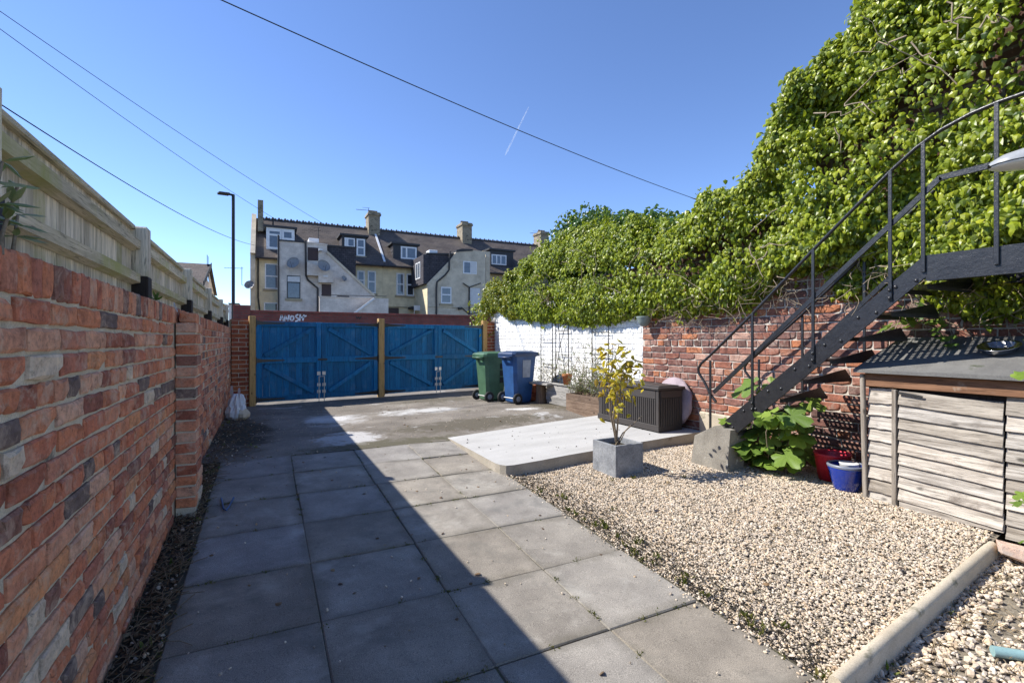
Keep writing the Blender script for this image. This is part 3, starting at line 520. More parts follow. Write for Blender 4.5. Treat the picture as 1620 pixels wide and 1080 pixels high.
def brickwall(th, P0, ang, L, z0, z1, pitch, unit, mat, mort, hdr_every=4, top=None, skip=None, depth=.2, limit=300, irregular=1.0, joint=.011, zslope=0, core=True, names=True):
    """bricks on the face of wall thing th; local x runs along ang from P0, outward normal is local -y"""
    P0 = Vector(P0); ax = Vector((math.cos(ang), math.sin(ang), 0)); ay = Vector((-math.sin(ang), math.cos(ang), 0)); off = woff(th)
    kinds = {'s': unit-joint, 'h': unit/2-joint, 'r': .068}; hz = pitch-joint
    var = {k: [brick_piece(kinds[k], (top or .105) if k == 'r' else hz, 100*i+ord(k), rough=irregular) for i in range(7)] for k in kinds}
    bl = []; z = z0; row = 0
    while z+pitch*.6 < (z1-(top+joint if top else 0)):
        hd = hdr_every and row % hdr_every == hdr_every-1; x = -R.uniform(0, unit/2) if irregular > .5 else -(row % 2)*unit/2
        while x < L:
            k = 'h' if hd or (irregular > .5 and R.random() < .10) else 's'; w = kinds[k]
            a, b = max(x, 0), min(x+w, L)
            if b-a > .03: bl.append((k, (a+b)/2, z+pitch/2, (b-a)/w))
            x += w+joint
        z += pitch; row += 1
    if top:
        x = 0; zt = z+joint/2+top/2-.004
        while x < L: bl.append(('r', x+.034, zt, 1)); x += .068+joint*.8
    items = []
    for k, x, zz, sx in bl:
        p = P0+ax*x; p = Vector((p.x, p.y, zz+zslope*x))
        if skip and skip(p, x): continue
        u, v, f = proj(p); vis = -25 < u < 1645 and -20 < v < 1100 and f > .1
        items.append((0 if vis else 1, f, k, p, sx))
    items.sort(key=lambda t: t[:2]); ind, rest = items[:limit], items[limit:]
    mes = {k: [vmesh('brick', V, Fs, mat) for V, Fs in var[k]] for k in var}; Rz = Matrix.Rotation(ang, 3, 'Z'); jr = lambda s: R.gauss(0, s)*irregular
    for _, f, k, p, sx in ind:
        o = link('brick', R.choice(mes[k]), th, p-off-ay*(.001+abs(jr(.0018))), (jr(.006), jr(.006), ang+jr(.006))); o.scale = (sx, 1, 1)
    if rest:
        allv = []; vi = []; RR = []; T = []
        for k in var: allv += var[k]
        ks = list(var)
        for _, f, k, p, sx in rest:
            vi.append(ks.index(k)*7+R.randrange(7)); RR.append(np.array(Rz @ Matrix.Rotation(jr(.006), 3, 'Y')) @ np.diag([sx, 1, 1])); T.append(p-ay*(.001+abs(jr(.0018))))
        o = scatter('far_brick', allv, RR, T, NR.rand(len(T)), mat, th, vi=vi); o['kind'] = 'stuff'
    if core:
        m = MB(); ztop = z+((top+joint-.014) if top else 0); d = .0085; nseg = max(2, int(L/.25)); V = []; Fs = []
        for yy in (d, depth):
            for zz in (z0-.25, ztop):
                for i in range(nseg+1): q = P0+ax*(L*i/nseg)+ay*(yy+(R.uniform(-.0015, .0015) if yy == d else 0)); V.append((q.x, q.y, zz+zslope*L*i/nseg))
        n = nseg+1
        for i in range(nseg):
            Fs += [(i, i+1, n+i+1, n+i), (2*n+i, 3*n+i, 3*n+i+1, 2*n+i+1), (n+i, n+i+1, 3*n+i+1, 3*n+i), (i, 2*n+i, 2*n+i+1, i+1)]
        Fs += [(0, n, 3*n, 2*n), (nseg, 2*n+nseg, 3*n+nseg, n+nseg)]
        m.add(V, Fs); m.build('mortar', mort, th)
    return z
LW = thing('brick_wall', 'old weathered red brick boundary wall under the timber fence', 'wall', (-.55, 4.2, -1.3))
def skip_left(p, x): return 4.035 < p.y < 4.385 and p.z < .09
brickwall(LW, (-.55, -1.5, 0), PI/2, 11.6, -1.335+.02, .215, .0752, .235, M['brick_old'], M['mortar'], top=.105, skip=skip_left, depth=.215, joint=.0135, irregular=1.5)
pr = []                                                # the pier that stiffens the wall
z = -1.155; k = 0
while z < .05:
    ln = [(.0, .225), (.236, .348)] if k % 2 else [(.0, .106), (.117, .348)]
    for a, b in ln:
        V, Fs = cbox(.122, b-a, .064, .006, .0035); me = vmesh('brick', V, Fs, M['brick_old'])
        link('brick', me, LW, Vector((-.488+R.uniform(-.004, .004), 4.035+(a+b)/2, z+.035))-woff(LW), (R.gauss(0, .01), R.gauss(0, .01), R.gauss(0, .012)))
    z += .0752; k += 1
V, Fs = cbox(.105, .2, .062, .007, .003); link('brick', vmesh('brick', V, Fs, M['brick_old']), LW, Vector((-.482, 4.15, z+.034))-woff(LW), (0, .02, .05))
m = MB(); m.box((-.549, 4.043, -1.3), (-.437, 4.375, z-.006)); m.build('pier_mortar', M['mortar'], LW)

RW = thing('brick_wall', 'weathered red brick garden wall behind the black staircase', 'wall', (WALLX, 2.5, -1.2))
def skip_r(p, x): return p.z > .62 or (p.y < 1.95 and p.z < -.25)
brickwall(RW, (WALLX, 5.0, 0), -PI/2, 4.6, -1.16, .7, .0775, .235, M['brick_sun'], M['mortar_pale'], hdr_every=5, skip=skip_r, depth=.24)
m = MB(); m.box((WALLX+.03, .0, .62), (WALLX+.24, 2.75, 2.55)); m.box((WALLX+.032, 2.751, .62), (WALLX+.238, 3.35, 1.2)); m.box((WALLX+.034, 3.351, .62), (WALLX+.236, 4.99, 1.22)); m.build('upper_masonry', M['redmass'], RW)
m = MB(); m.box((WALLX-.05, 3.42, -1.2), (WALLX-.002, 4.02, -.80), .01, .004); m.build('render_patch', M['kerb'], RW)
angw = -PI/2-math.atan(.1)
WW = thing('brick_wall', 'white painted brick wall below the ivy beside the blue gates', 'wall', (4.7, 8, -1.2))
e = Vector((right_x(11.3), 11.3, 0)); Lw = (Vector((right_x(5), 5, 0))-e).length
brickwall(WW, e, angw, Lw-.004, -1.22, .72, .0775, .235, M['brick_white'], M['mortar_white'], hdr_every=5, depth=.24, joint=.008, irregular=.8, skip=lambda p, x: p.z > .66)

m = MB(); m.add([(right_x(y)+dx, y, z) for z in (.60, .98) for y in (5.0, 10.3) for dx in (.03, .23)], [(0, 1, 3, 2), (4, 6, 7, 5), (0, 4, 5, 1), (2, 3, 7, 6), (0, 2, 6, 4), (1, 5, 7, 3)]); m.build('upper_masonry', M['redmass'], WW)
# gate piers
GA = Vector((-.17, 10.04, 0)); GD = Vector((.9836, .1805, 0)); GN = Vector((.1805, -.9836, 0)); gang = math.atan2(GD.y, GD.x)
def G(s, n, z): p = GA+GD*s+GN*n; return Vector((p.x, p.y, z))
for lab, s0, s1, zt in (('narrow red brick gate pier at the left end of the gates', -.375, -.105, .36), ('narrow red brick gate pier against the white wall', 5.055, 5.40, .44)):
    c = G((s0+s1)/2, 0, -1.2); th = thing('gate_pier', lab, 'pier', c, group='gate piers')
    brickwall(th, G(s0, .03, 0), gang, s1-s0, -1.2, zt, .0775, .236, M['brick_new'], M['mortar'], hdr_every=0, depth=.3, irregular=.4)
    m = MB(); Mx = Matrix.Rotation(gang, 4, 'Z'); Mx.translation = G((s0+s1)/2, -.12, 0); hw = (s1-s0)/2
    m.box((-hw+.004, -.13, zt-.02), (hw-.004, .14, zt+.012), .006, .002, Mx); m.build('pier_cap', M['brick_new'], th)
# ---------------------------------------------------------------- blue gates
posts = [(-.1, .0, .434, 'left timber gate post beside the brick pier and carrier bag'), (2.305, 2.425, .45, 'middle timber gate post between the two pairs of blue gates'), (4.90, 5.02, .47, 'right timber gate post beside the brick pier by the white wall')]
for s0, s1, zt, lab in posts:
    Mx = Matrix.Rotation(gang, 4, 'Z'); Mx.translation = G((s0+s1)/2, .02, 0); m = MB(); hw = (s1-s0)/2
    m.box((-hw, -.055, -1.26), (hw, .055, zt), .005, .001, Mx); o = m.build('gate_post', M['post_new'], label=lab, cat='post', group='timber gate posts'); o['group'] = 'timber gate posts'
def gate(s0, s1, hinge, lab):
    """one boarded leaf; hinge 'l' or 'r'"""
    c = G((s0+s1)/2, 0, -1.13); th = thing('gate_leaf', lab, 'gate', c, group='blue boarded gate leaves'); zb, zt = -1.13, .345
    Mx = Matrix.Rotation(gang, 4, 'Z'); Mx.translation = G((s0+s1)/2, 0, 0); W = s1-s0; h = W/2
    nb = 10; bw = W/nb
    for i in range(nb):
        m = MB(); x = -h+bw*i; m.box((x+.0015, .0+R.uniform(0, .002), zb+R.uniform(-.004, .004)), (x+bw-.0015, .022, zt), .003, 0, Mx); m.build('board', M['gblue'], th)
    def part(nm, a, b, y0, y1, mat=M['gblue'], ch=.004): m = MB(); m.box((a[0], y0, a[1]), (b[0], y1, b[1]), ch, .0006, Mx); return m.build(nm, mat, th)
    part('stile', (-h, zb), (-h+.085, zt), -.034, -.0005); part('stile', (h-.085, zb), (h, zt), -.034, -.0005)
    zm = (zb+zt)/2+.02; fr = [(zt-.09, zt-.002), (zm-.055, zm+.055), (zb+.004, zb+.10)]
    for a, b in fr: part('rail', (-h+.086, a), (h-.086, b), -.033, -.0005)
    sg = 1 if hinge == 'l' else -1            # braces rise from the hinge side
    for (z0, z1, flip) in ((zm+.06, zt-.095, 1), (zb+.105, zm-.06, -1)):
        a, b = (-h+.13, z0), (h-.13, z1)
        xa, xb = (-h+.14, h-.14) if sg*flip > 0 else (h-.14, -h+.14)
        m = MB(); p = Mx @ Vector((xa, -.0165, z0+.03)); q = Mx @ Vector((xb, -.0165, z1-.03)); m.bar(p, q, .031, .075, (0, 0, 1), .003); m.build('brace', M['gblue'], th)
    hx = -h if hinge == 'l' else h
    for zz in (zt-.03, zm, zb+.05):
        m = MB(); d = 1 if hinge == 'l' else -1
        pts = [(hx-d*.05, -.05), (hx+d*.10, -.028), (hx+d*.48, -.010)]
        V = []
        for x, w in pts: V += [tuple(Mx @ Vector((x, -.0385, zz+w))), tuple(Mx @ Vector((x, -.0385, zz-w))), tuple(Mx @ Vector((x, -.0345, zz+w))), tuple(Mx @ Vector((x, -.0345, zz-w)))]
        Fs = []
        for i in range(2): b = i*4; Fs += [(b, b+1, b+5, b+4), (b+2, b+6, b+7, b+3), (b, b+4, b+6, b+2), (b+1, b+3, b+7, b+5)]
        Fs += [(0, 2, 3, 1), (8, 9, 11, 10)]
        m.add(V, Fs); p = Mx @ Vector((hx, -.045, zz)); m.tube([p-Vector((0, 0, .07)), p+Vector((0, 0, .07))], .011, 6); m.build('hinge', M['black'], th)
    mx = h-.045 if hinge == 'l' else -h+.045         # the meeting stile carries plates and a drop bolt
    for zz, hh in ((-.64, .035), (-.86, .03), (-.99, .03)):
        m = MB(); m.box((mx-.032, -.0405, zz-hh), (mx+.032, -.0355, zz+hh), .002, 0, Mx); m.build('plate', M['galv'], th)
    m = MB(); p = Mx @ Vector((mx, -.052, -.70)); q = Mx @ Vector((mx, -.052, -1.175)); m.tube([p, q], .008, 6); m.tube([p, p+GD*(.045 if hinge == 'l' else -.045)*1], .007, 6); m.build('drop_bolt', M['galv'], th)
    if hinge == 'r': m = MB(); m.box((-h-.07, -.047, zm-.018), (-h+.11, -.0365, zm+.018), .003, 0, Mx); m.build('latch', M['black'], th)
gate(.012, 1.150, 'l', 'leftmost blue boarded gate leaf hung on the post by the carrier bag')
gate(1.158, 2.295, 'r', 'blue gate leaf hung on the left side of the middle post')
gate(2.435, 3.700, 'l', 'blue gate leaf hung on the right side of the middle post')
gate(3.708, 4.89, 'r', 'rightmost blue gate leaf partly behind the green wheelie bin')
# ---------------------------------------------------------------- fence on the left wall
py = [1.66, 3.49, 5.32, 7.15, 8.98, 10.3]
for i, y in enumerate(py):
    nm = ['nearest the camera', 'second from the camera', 'third from the camera', 'fourth from the camera', 'fifth from the camera', 'last by the gate pier'][i]
    th = thing('fence_post', 'square weathered fence post with dark foot on the brick wall, '+nm, 'post', (-.66, y, .1), group='timber fence posts'); th['label'] = 'weathered fence post with dark foot on the wall, '+nm
    m = MB(); m.box((-.715, y-.05, .36), (-.60, y+.05, .645), .008, .002); m.build('shaft', M['fence'], th)
    m = MB(); m.box((-.718, y-.053, .14), (-.597, y+.053, .362), .004, .001); m.build('foot', M['darkwood'], th)
pl = ['nearest fence panel, long boards rising out of the left edge of the photo', 'weathered fence panel between the tall second post and the third post', 'weathered fence panel between third and fourth posts', 'weathered fence panel between fourth and fifth posts', 'short far weathered fence panel next to the gate pier']
segs = [(-.2, 1.6, 'mossy weathered fence panel behind the nearest fence post')]+[(py[i]+.055, py[i+1]-.055, pl[i]) for i in range(5)]
for y0, y1, lab in segs:
    th = thing('timber_fence', lab, 'fence', (-.67, (y0+y1)/2, .2), group='feather board fence panels'); yy = y0
    while yy < y1-.02:
        bw = R.uniform(.095, .108); b = min(yy+bw, y1); m = MB(); dz = R.uniform(-.004, .004)
        m.add([(-.690, yy, .215), (-.684, b+.006, .215), (-.690, yy, .625+dz), (-.684, b+.006, .625+dz), (-.678, yy, .215), (-.676, b+.006, .215), (-.678, yy, .625+dz), (-.676, b+.006, .625+dz)],
              [(0, 1, 3, 2), (4, 6, 7, 5), (0, 2, 6, 4), (1, 5, 7, 3), (0, 4, 5, 1), (2, 3, 7, 6)])
        a = R.uniform(-.01, .01); m.build('board', M['fence'], th); yy = b
    for za, zb, x in ((.515, .575, -.633), (.325, .385, -.633)):
        m = MB(); m.add([(-.674, y0, za-.012), (x, y0, za), (x, y0, zb-.012), (-.674, y0, zb+.01), (-.674, y1, za-.012), (x, y1, za), (x, y1, zb-.012), (-.674, y1, zb+.01)],
                        [(0, 3, 2, 1), (4, 5, 6, 7), (0, 1, 5, 4), (1, 2, 6, 5), (2, 3, 7, 6), (3, 0, 4, 7)]); m.build('rail', M['fence_y'], th)
    m = MB(); m.box((-.715, y0, .622), (-.655, y1, .648), .004, .001); m.build('capping', M['fence_y'], th)
# ---------------------------------------------------------------- black steel staircase
OX, IX = 3.65, 4.29
ST = thing('staircase', 'black steel outside staircase with perforated treads and landing against the wall', 'staircase', (3.97, 2.3, -1.0))
def perf(nx, ny, w, d, hole=.5, lip=.035, t=.004):
    """sheet with square holes, x = width, y = depth, folded lips"""
    V = []; Fs = []; px, pyy = w/nx, d/ny
    xs, ys = [], []
    for i in range(nx): xs += [i*px+px*(1-hole)/2, i*px+px*(1+hole)/2]
    for j in range(ny): ys += [j*pyy+pyy*(1-hole)/2, j*pyy+pyy*(1+hole)/2]
    xs = [0]+xs+[w]; ys = [0]+ys+[d]; W = len(xs)
    for y in ys:
        for x in xs: V.append((x, y, 0))
    for j in range(len(ys)-1):
        for i in range(W-1):
            if i % 2 == 1 and j % 2 == 1: continue
            a = j*W+i; Fs.append((a, a+1, a+W+1, a+W))
    b = len(V)
    V += [(0, 0, 0), (w, 0, 0), (w, 0, -lip), (0, 0, -lip), (0, d, 0), (w, d, 0), (w, d, -lip), (0, d, -lip)]; Fs += [(b, b+1, b+2, b+3), (b+4, b+7, b+6, b+5)]
    return V, Fs
slope = .836
def st_top(y): return -.754+slope*(3.11-y)
for X, nm in ((OX, 'outer'),):
    m = MB(); q = [(3.11, -.754), (1.582, .524), (1.569, .395), (2.93, -.80)] if nm == 'outer' else [(3.11, -.80), (1.59, .44), (1.575, .375), (3.02, -.80)]
    m.prism(q, (X-.006, X+.006), lambda a, b, e: (e, a, b)); sgn = -1 if nm == 'outer' else 1
    m.prism([(q[0][0], q[0][1]), (q[1][0], q[1][1]), (q[1][0], q[1][1]-.008), (q[0][0], q[0][1]-.008)], (X, X-sgn*.05), lambda a, b, e: (e, a, b)); so_ = m.build('stringer', M['black'], ST)
    if nm == 'outer':
        for i in range(13):
            y = 2.98-i*.113; z = st_top(y)-(.05 if i % 2 else .115); m = MB(); m.lathe([(.012, 0), (.012, .003), (.008, .008), (0, .009)], 8); Mx = Matrix.Translation((X-.0062, y, z)) @ Matrix.Rotation(-PI/2, 4, 'Y'); m.v = [tuple(Mx @ Vector(p)) for p in m.v]; m.build('bolt', M['black'], so_)
V, Fs = perf(17, 6, IX-OX-.012, .235, .46, .03); tm = bpy.data.meshes.new('tread'); tm.from_pydata(V, [], Fs); tm.materials.append(M['perf'])
nt_ = 9; rise = (.50+1.13)/(nt_+1); 
for i in range(nt_):
    z = -1.13+rise*(i+1)+.01; yf = 3.11-(z+.754+.10)/slope+.0; o = link('tread', tm, ST, Vector((OX+.007, yf-.10, z))-woff(ST))
    m = MB(); m.prism([(0, 0), (.60, 0), (.52, .075), (.40, .06)], (0, .004), lambda a, b, e: (OX+.02+a, yf-.102+e, z-.004+b)); m.build('tread_bracket', M['black'], ST)
ld0, ld1 = 1.575, .05
V, Fs = perf(18, 44, IX-OX, ld0-ld1, .48, .004); me = bpy.data.meshes.new('landing_deck'); me.from_pydata([(p[0]+OX-woff(ST).x, p[1]+ld1-woff(ST).y, p[2]+.505-woff(ST).z) for p in V], [], Fs); me.materials.append(M['perf']); link('landing_deck', me, ST)
m = MB()
for X, s in ((OX, 1), (IX, -1)): m.box((X-.005, ld1, .365), (X+.005, ld0, .523)); m.box((X+s*.006, ld1, .366), (X+s*.05, ld0, .372)); m.box((X+s*.006, ld1, .492), (X+s*.05, ld0, .498))
m.box((OX+.06, ld0-.012, .38), (IX-.06, ld0-.004, .50)); m.box((OX+.06, .9, .40), (IX-.06, .908, .50)); m.box((OX+.06, .3, .40), (IX-.06, .308, .50))
m.build('landing_frame', M['black'], ST)
hand = [(2.78, .227), (2.27, .678), (1.765, 1.105), (1.63, 1.205), (1.5, 1.27), (1.36, 1.31), (1.243, 1.325), (.9, 1.335), (.1, 1.335)]
def hz(y): return lerp(y, [p[0] for p in hand][::-1], [p[1] for p in hand][::-1])
for X in (OX, IX):
    m = MB(); cur = [(3.16, -.56), (3.22, -.50), (3.30, -.38), (3.36, -.31), (3.365, -.265), (3.33, -.215), (3.24, -.15)]
    m.tube([(X, y, z) for y, z in cur]+[(X, y, z) for y, z in hand], .0125, 7); m.build('handrail', M['black'], ST)
    m = MB(); mid = [(3.19, -.475), (2.27, .312), (1.50, .985), (1.44, .985)] if X == OX else [(3.12, -.50), (2.27, .31), (1.557, .977), (1.5, .98)]
    m.bar((X, mid[0][0], mid[0][1]), (X, mid[2][0], mid[2][1]), .012, .036, (0, .6, .8), .002); m.bar((X, mid[2][0]+.01, mid[2][1]-.004), (X, .1, mid[2][1]+.01), .012, .036, (0, 0, 1), .002); m.build('mid_rail', M['black'], ST)
    for y in (3.215, 2.78, 2.27, 1.765, 1.585, 1.243, .75, .3):
        if X == IX and y == 1.585: continue
        zt = hz(y) if y < 3 else -.18; zb = st_top(y)-.115 if 1.6 < y < 3 else (.42 if y < 1.6 else -1.03)
        m = MB(); m.box((X-.018 if X == OX else X+.006, y-.011, zb), (X-.006 if X == OX else X+.018, y+.011, zt-.006), .002)
        o = m.build('rail_post', M['black'], ST)
        if y < 3 and X == OX and y > 1.6:
            for dz in (.018, .07): mm = MB(); mm.lathe([(.011, 0), (.011, .006), (.006, .011), (0, .011)], 7); Mx = Matrix.Translation((X-.018, y, zb+dz)) @ Matrix.Rotation(-PI/2, 4, 'Y'); mm.v = [tuple(Mx @ Vector(p)) for p in mm.v]; mm.build('bolt', M['black'], o)
# foot block
m = MB(); m.prism([(3.39, -1.16), (3.345, -.886), (3.12, -.765), (2.95, -.776), (2.985, -1.16)], (3.58, 3.79), lambda a, b, e: (e, a, b)); m.build('footing_block', M['blockc'], label='lichen-spotted concrete block carrying the foot of the staircase', cat='concrete block')
# grey lamp on an arm from the landing rail
LT = thing('wall_lamp', 'grey dome floodlight reaching in from the right edge above the landing', 'lamp', (3.25, 1.0, .8))
m = MB(); Mx = Matrix.Translation((3.25, .965, .85)) @ Matrix.Rotation(math.radians(-48), 4, 'Z') @ Matrix.Rotation(math.radians(-4), 4, 'Y')
prof = [(-.18, .012, .010), (-.165, .05, .024), (-.125, .08, .045), (-.05, .10, .062), (.05, .105, .072), (.15, .09, .068), (.20, .04, .034), (.21, .01, .01)]
V = []; Fs = []; n = 14
for x, ry, rz_ in prof:
    for k in range(n): a = PI*k/(n-1); V.append((x, ry*math.cos(a), rz_*math.sin(a)))
for i in range(len(prof)-1):
    for k in range(n-1): Fs.append((i*n+k, i*n+k+1, (i+1)*n+k+1, (i+1)*n+k))
m.add(V, Fs, True); m.v = [tuple(Mx @ Vector(p)) for p in m.v]; m.build('housing', M['lampgrey'], LT)
m = MB(); V = []; Fs = []
for x, ry, rz_ in prof:
    for k in range(n): a = PI*k/(n-1); V.append((x*.97, ry*.97*math.cos(a), -.004-rz_*.42*math.sin(a)))
for i in range(len(prof)-1):
    for k in range(n-1): Fs.append((i*n+k, (i+1)*n+k, (i+1)*n+k+1, i*n+k+1))
m.add(V, Fs, True); m.v = [tuple(Mx @ Vector(p)) for p in m.v]; m.build('lens', M['lens'], LT)
m = MB(); q = Mx @ Vector((.2, 0, -.01)); m.tube([q, q+Vector((.15, -.12, -.03)), (3.636, .75, .86)], .022, 8); m.build('arm', M['lampgrey'], LT)

# ---------------------------------------------------------------- shed
SX, SB = 3.84, WALLX-.02
SH = thing('garden_shed', 'low silvered timber lean-to shed with felt roof on the right', 'shed', (4.1, 1.3, -1.12))
def rf(x): return -.205+.36*(x-3.77)
m = MB(); m.add([(3.765, .2, rf(3.765)), (3.765, 2.06, rf(3.765)), (SB, 2.06, rf(SB)), (SB, .2, rf(SB))]+[(3.765, .2, rf(3.765)-.022), (3.765, 2.06, rf(3.765)-.022), (SB, 2.06, rf(SB)-.022), (SB, .2, rf(SB)-.022)],
      [(0, 3, 2, 1), (4, 5, 6, 7), (0, 1, 5, 4), (1, 2, 6, 5), (2, 3, 7, 6), (3, 0, 4, 7)])
m.add([(3.762, .2, rf(3.762)+.0045), (3.762, 1.62, rf(3.762)+.0045), (SB, 1.66, rf(SB)+.0045), (SB, .2, rf(SB)+.0045), (3.762, .2, rf(3.762)-.02), (3.762, 1.62, rf(3.762)-.02)], [(0, 3, 2, 1), (0, 1, 5, 4)]); m.build('roof', M['felt'], SH)
m = MB(); m.box((3.812, .2, -.325), (3.83, 2.01, -.232), .003, .001); m.build('fascia', M['shed_brown'], SH)
m = MB(); m.box((3.862, .25, -1.12), (SB, .27, -.27)); m.box((3.862, 1.99, -1.12), (SB, 2.008, -.2)); m.box((3.868, .27, -1.12), (3.878, 1.99, -.30)); m.build('lining', M['darkwood'], SH)
def clad(y0, y1, z0, z1, nb, parent, x=SX, tilt=0.0, last=None):
    h = (z1-z0)/nb
    for i in range(nb):
        za = z0+h*i; m = MB(); j = R.uniform(-.006, .006); bow = [R.uniform(-.003, .003) for _ in range(5)]; n = 5; V = []
        for k in range(n):
            y = y0+(y1-y0)*k/(n-1); dz = tilt*(y-y1)+bow[k]+j*(k/(n-1))
            V += [(x-.016+bow[k]*.5, y, za-.012+dz), (x+.003, y, za+h+.002+dz), (x+.012, y, za+h+.002+dz), (x-.004+bow[k]*.5, y, za-.012+dz)]
        Fs = [(k*4+a, k*4+(a+1) % 4, (k+1)*4+(a+1) % 4, (k+1)*4+a) for k in range(n-1) for a in range(4)]+[(0, 3, 2, 1), (n*4-4, n*4-3, n*4-2, n*4-1)]
        m.add(V, Fs); m.build('board', M['shed'], parent)
clad(1.845, 1.995, -1.135, -.335, 9, SH)
DR = MB().box((SX+.013, 1.285, -1.11), (SX+.024, 1.80, -.36)).build('door', M['shed_z'], SH)
clad(1.277, 1.805, -1.055, -.345, 9, DR, x=SX-.012, tilt=.055)
m = MB(); m.add([(SX-.02, 1.275, -1.115), (SX-.02, 1.80, -1.135), (SX-.02, 1.80, -1.06), (SX-.02, 1.275, -1.075+.03), (SX+.004, 1.275, -1.115), (SX+.004, 1.80, -1.135), (SX+.004, 1.80, -1.06), (SX+.004, 1.275, -1.045)],
               [(0, 1, 2, 3), (4, 7, 6, 5), (0, 4, 5, 1), (3, 2, 6, 7), (0, 3, 7, 4), (1, 5, 6, 2)]); m.build('kick_board', M['shed'], DR)
clad(.3, 1.268, -1.135, -.335, 9, SH)
m = MB(); m.box((SX-.034, 1.812, -1.16), (SX-.004, 1.84, -.335), .003, .001); m.build('batten', M['shed_z'], SH)
m = MB(); m.bar((SX-.012, 2.012, -1.15), (SX-.03, 2.022, -.24), .028, .028, (0, 1, 0), .004); m.build('corner_post', M['shed_z'], SH)
m = MB(); m.prism([(1.66, -.362), (1.80, -.345), (1.80, -.362), (1.665, -.374)], (SX-.034, SX-.028), lambda a, b, e: (e, a, b)); m.build('hinge', M['iron'], DR)
# steel bowl on the felt
m = MB(); m.lathe([(.0, 0), (.055, .002), (.085, .02), (.098, .046), (.104, .05), (.102, .052), (.094, .046), (.08, .022), (.05, .006), (0, .004)], 28)
Mx = Matrix.Translation((4.10, 1.385, rf(4.10)+.006)) @ Matrix.Rotation(-.33, 4, 'Y'); m.v = [tuple(Mx @ Vector(p)) for p in m.v]; m.build('bowl', M['steel'], label='shiny stainless steel bowl lying on the shed roof', cat='bowl')
# ---------------------------------------------------------------- lane wall, street lamp
YL = 16.0
th = thing('lane_wall', 'dark red brick wall across the lane with white scrawled graffiti', 'wall', (3, YL, -1.3))
xa, xb = PX(372, YL), 9.5
m = MB(); m.box((xa, YL, -1.3), (xb, YL+.23, .80)); m.build('brickwork', M['lanewall'], th)
m = MB(); m.box((xa-.02, YL-.03, .80), (xb, YL+.26, .865), .008, 0); m.build('coping', M['lanewall'], th)
m = MB(); m.box((xa-.05, YL-.05, -1.3), (PX(396, YL), YL+.3, 1.0), .006); m.build('end_pier', M['lanewall'], th)
# scrawl of five letters
def stroke(pts, r=.022): 
    P = [(PX(u, YL), YL-.004, PZ(u, v, YL)) for u, v in pts]
    for i in range(len(P)-1): gm.bar(P[i], P[i+1], .004, r*2, (0, 1, 0)) if False else gm.bar(P[i], P[i+1], r*2, .004, (0, -1, 0))
gm = MB()
for s in ([(443, 507), (445.5, 498), (449, 508)], [(444, 504), (448, 504)], [(450, 508), (451, 499), (456, 507.5), (457, 498)], [(461, 500), (459, 503), (460.5, 507), (464, 506), (465, 502), (462.5, 499.5), (461, 500)],
          [(472, 497.5), (468, 499), (468.5, 502), (472, 503.5), (471.5, 507), (467, 508)], [(475, 497), (474, 507.5)], [(474.5, 503), (480, 500.5)], [(481, 497.5), (479, 507)], [(479.5, 502), (485, 499)]): stroke(s)
gm.build('graffiti', M['graffiti'], th)
gm = MB()
for s in ([(563, 500.5), (565, 504), (567, 501), (569, 504.5), (571.5, 500)],): stroke(s, .016)
gm.build('dark_scrawl', M['iron'], th)
YS = 17.7; lx = PX(369, YS); t = thing('street_lamp', 'tall thin black street lamp with flat arm head against the sky', 'street lamp', (lx, YS, -1.25))
m = MB(); m.tube([(lx, YS, -1.3), (lx, YS, 1), (lx, YS, PZ(369, 308, YS))], [.075, .05, .045], 10); m.build('pole', M['cable'], t)
m = MB(); m.bar((lx+.02, YS, PZ(369, 309, YS)), (PX(361, YS), YS, PZ(361, 307, YS)), .05, .06); m.build('bracket', M['cable'], t)
m = MB(); p, q = Vector((PX(363, YS), YS, PZ(363, 307.5, YS))), Vector((PX(345, YS), YS-.1, PZ(345, 306.5, YS)))
m.bar(p, q, .2, .075, ch=.02); m.build('lamp_head', M['pipe'], t)
# ---------------------------------------------------------------- terrace behind the lane
YM, YE, YR = 40.0, 39.7, 44.0; ZE, ZR = 6.15, 9.68
def roof_z(Y): return ZE+(Y-YE)*(ZR-ZE)/(YR-YE)
def fpoly(pts, Y, dep, mb=None):
    mb = mb or MB(); mb.prism([(PX(u, Y), PZ(u, v, Y)) for u, v in pts], (Y, Y+dep), lambda a, b, e: (a, e, b)); return mb
def rect(u0, v0, u1, v1, Y): uc, vc = (u0+u1)/2, (v0+v1)/2; return PX(u0, Y), PZ(uc, v1, Y), PX(u1, Y), PZ(uc, v0, Y)
def window(parent, u0, v0, u1, v1, Y, div=(), rail=.55, glass='paleblue', frame='upvc', sill=True, fw=.075):
    x0, z0, x1, z1 = rect(u0, v0, u1, v1, Y); m = MB(); y0, y1 = Y-.035, Y+.03
    for a, b in (((x0, z0), (x0+fw, z1)), ((x1-fw, z0), (x1, z1)), ((x0+fw, z0), (x1-fw, z0+fw)), ((x0+fw, z1-fw), (x1-fw, z1))): m.box((a[0], y0, a[1]), (b[0], y1, b[1]))
    for d in div: xx = x0+(x1-x0)*d; m.box((xx-fw*.55, y0+.002, z0+fw), (xx+fw*.55, y1, z1-fw))
    if rail: zz = z0+(z1-z0)*rail; m.box((x0+fw, y0+.004, zz-fw*.5), (x1-fw, y1-.002, zz+fw*.5))
    f = m.build('window', M[frame], parent)
    MB().box((x0+fw*.5, Y-.006, z0+fw*.5), (x1-fw*.5, Y+.004, z1-fw*.5)).build('pane', M[glass], f)
    if sill: MB().box((x0-.12, Y-.10, z0-.16), (x1+.12, Y-.001, z0-.003), .01).build('sill', M['stone'], parent)
    return f
